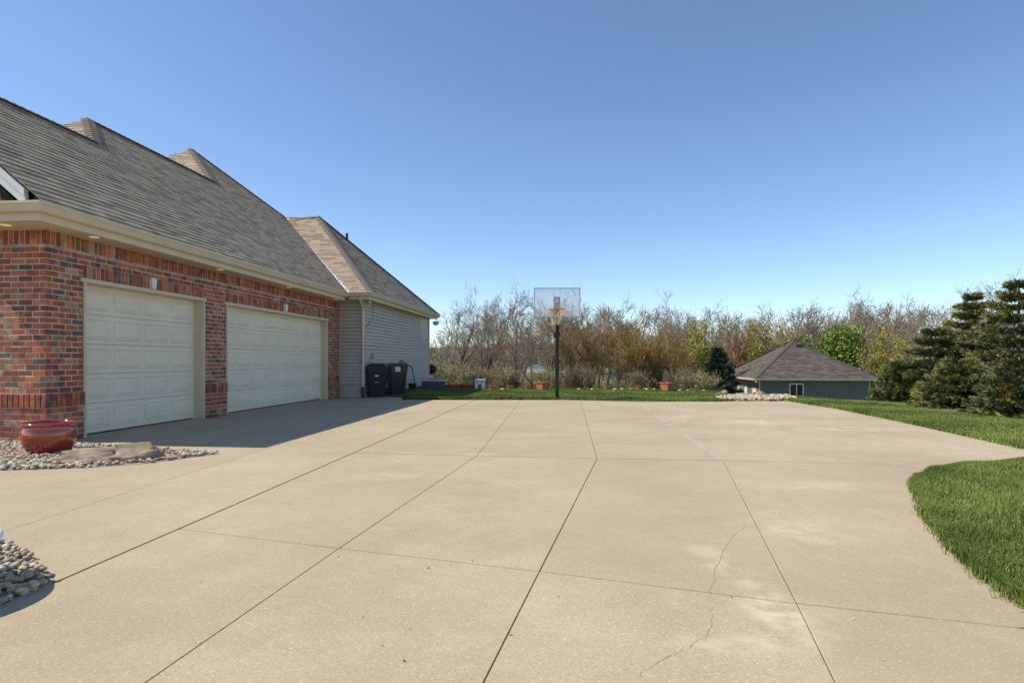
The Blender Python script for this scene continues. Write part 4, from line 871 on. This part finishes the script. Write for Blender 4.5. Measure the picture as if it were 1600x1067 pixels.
plant('bare1', 1500, 446, 50, 'bare tree rising behind the left spruce top', wide=1.1)
plant('bare3', 1540, 430, 46, 'bare tree rising behind the tallest spruce', wide=1.0)
plant('bud', 1420, 530, 45, 'pale budding tree just left of the spruces', name='budding_tree', wide=1.0)
shr = [(685, 560, 36, 'shrub', 'pale budding shrub at the end of the house wall'), (715, 568, 33, 'shrub', 'yellow-green shrub behind the red planter box'), (742, 566, 34, 'brush', 'brown brush behind the white pet house'), (775, 570, 33, 'shrub', 'yellow-green shrub right of the pet house'),
       (800, 565, 36, 'brush', 'low brown brush between the two small pots'), (862, 570, 34, 'shrub', 'small budding shrub behind the basketball pole'), (990, 574, 29, 'brush', 'reddish brown brush at the lawn edge under the willows'), (905, 566, 34, 'brush', 'brown brush at the foot of the willow right of the pole'),
       (1065, 568, 33, 'brush', 'brown brush right of the right square planter'), (1092, 575, 31, 'shrub', 'budding shrub at the foot of the dark spruce'), (1388, 572, 44, 'shrub', 'budding shrub beside the right end of the far garage'), (660, 548, 42, 'shrub', 'tall budding shrub half hidden by the house wall')]
for (u, v, Y, k, lb) in shr: plant(k, u, v, Y, lb, 'shrub', 'shrub', 1.25)
# the far wood: one mass
tl, cl, tips = grow_tree(seed=91, height=10, depth=4, nch=(6, 6, 5, 3), up=.10, tw=.03, trunk_r=.15)
tv, cv = np.array(tl.v), np.array(cl.v); tf, cf = np.array(tl.f), np.array(cl.f); VV, FF, MI, nn = [], [], [], 0; rg = np.random.default_rng(5)
for i in range(105):
    Y = rg.uniform(62, 125); u = rg.uniform(560, 1640); x = (u - 800) / F * Y; zb = hz(x, Y) - .1; k = max(.5, (zat(rg.uniform(466, 508) + (28 if u < 870 else 0), Y) - zb) / 10); a = rg.uniform(0, 6.28); c, s = math.cos(a), math.sin(a)
    for v, f, m in ((tv, tf, 0), (cv, cf, 1 + int(rg.integers(0, 3)))):
        w = k * rg.uniform(.9, 1.3); VV.append(np.stack([(v[:, 0] * c - v[:, 1] * s) * w + x, (v[:, 0] * s + v[:, 1] * c) * w + Y, v[:, 2] * k + zb], 1)); FF.append(f + nn); MI.append(np.full(len(f), m)); nn += len(v)
o = npmesh('far_wood', np.concatenate(VV), np.concatenate(FF), [M['bark'], M['twig'], M['twig2'], M['gold']], np.concatenate(MI)); tag(o, 'bare brown wood filling the valley behind the lawn', 'wood'); kind(o, 'stuff')
bl, bc, bt = grow_tree(seed=95, height=3, depth=3, nch=(6, 6, 5), up=.1, stems=7, trunk_r=.04, tw=.012); bv = np.array(bl.v + bc.v); bf = [tuple(f) for f in bl.f] + [tuple(i + len(bl.v) for i in f) for f in bc.f]; bf = np.array(bf); VV, FF, MI, nn = [], [], [], 0
for i in range(150):
    Y = rg.uniform(36, 75); u = rg.uniform(640, 1480); x = (u - 800) / F * Y
    if 9 < x < 34 and Y < 57: continue
    zb = hz(x, Y) - .1; k = rg.uniform(.5, 1.05); a = rg.uniform(0, 6.28); c, s = math.cos(a), math.sin(a)
    VV.append(np.stack([(bv[:, 0] * c - bv[:, 1] * s) * k * 1.3 + x, (bv[:, 0] * s + bv[:, 1] * c) * k * 1.3 + Y, bv[:, 2] * k + zb], 1)); FF.append(bf + nn); MI.append(np.full(len(bf), int(rg.integers(0, 3)))); nn += len(bv)
o = npmesh('undergrowth', np.concatenate(VV), np.concatenate(FF), [M['twig'], M['twig2'], M['gold']], np.concatenate(MI)); tag(o, 'low tangled brown undergrowth at the foot of the trees', 'undergrowth'); kind(o, 'stuff')

# spruces
def spruce_mesh(seed, height, radius, nbr, per, size):
    rg = np.random.default_rng(seed); P, D, TS = [], [], []
    for i in range(nbr):
        f = (i + rg.random()) / nbr; nl = max(7, int(height / .34)); f = min(.995, (math.floor(f * nl) + rg.random() * .4) / nl); zc = height * (.03 + .96 * f); L = radius * (1 - f) ** .88 * rg.uniform(.68, 1.18) + .12; a = i * 2.39996 + rg.normal(0, .25); up0 = .1 + .55 * f; k = max(6, int(per * L / radius))
        s = rg.random(k) ** .6; off = rg.normal(0, 1, k) * (.17 * L * (1.15 - s)) ; dx, dy = math.cos(a), math.sin(a); TS.append(s)
        r = s * L; zz = zc + r * (up0 - .42) + .12 * s * s * L + rg.normal(0, .035, k) - np.abs(off) * .25
        P.append(np.stack([dx * r - dy * off, dy * r + dx * off, np.maximum(zz, .02)], 1))
        d = np.stack([dx + -dy * off * 2.2, dy + dx * off * 2.2, np.full(k, up0 - .1)], 1) + rg.normal(0, .35, (k, 3)); D.append(d / np.linalg.norm(d, axis=1)[:, None])
    P = np.concatenate(P); D = np.concatenate(D); n = len(P); s = (size * rg.uniform(.7, 1.4, n))[:, None]
    V = []; 
    for q in range(3):
        b = np.cross(D, rg.normal(0, 1, (n, 3))); b /= np.linalg.norm(b, axis=1)[:, None]; dd = D + b * .55 * (q - 1); V.append(np.stack([P - b * s * .16, P + b * s * .16, P + dd * s], 1))
    V = np.concatenate(V).reshape(-1, 3); Fq = np.arange(len(V)).reshape(-1, 3); return V, Fq, np.concatenate(TS)
def spruce(key, u, vtop, Y, wide, label, mats, ymix, rz=0.0):
    x = (u - 800) / F * Y; zb = hz(x, Y) - .15; hgt_ = zat(vtop, Y) - zb; t = thing('spruce_tree', label, 'tree', (x, Y, zb), rz)
    b = MB(); b.tube([(0, 0, 0), (0, 0, hgt_ * .95)], [.09, .015], 8); b.build('trunk', M['bark'], t)
    V, Fq, ts = spruce_mesh(key, hgt_, wide, 210, 150, .115 if Y < 30 else .2); rg = np.random.default_rng(key); nf = len(Fq) // 3; mi = (rg.random(nf) < ymix * (.25 + 2.2 * (ts > .8))).astype(int)  # more yellow needles at tips: new growth, with sunlit brightness put into the colour
    npmesh('crown', V, Fq, mats, np.tile(mi, 3), t)
ms = [M['spruce'], M['spruce2']]
spruce(1, 1592, 432, 17.5, 2.1, 'tallest dark spruce at the right edge of the picture', ms, .28)
spruce(2, 1520, 452, 20.5, 1.7, 'pointed spruce with yellowish top just left of the tallest spruce', ms, .35)
spruce(3, 1462, 508, 20.0, 1.75, 'mid-height spruce in the middle of the spruce row', ms, .22)
spruce(4, 1408, 566, 20.5, 1.0, 'shortest dark spruce at the left end of the spruce row', ms, .12)
spruce(5, 1500, 560, 17.0, 1.3, 'low spreading spruce in front of the spruce row', ms, .25)
spruce(6, 1592, 560, 14.2, 1.1, 'yellowish green young conifer at the right edge by the lawn', [M['spruce2'], M['spruce']], .35)
spruce(7, 1121, 541, 38, 1.6, 'dark blue-green spruce left of the far garage', [M['bluespruce'], M['spruce']], .15)
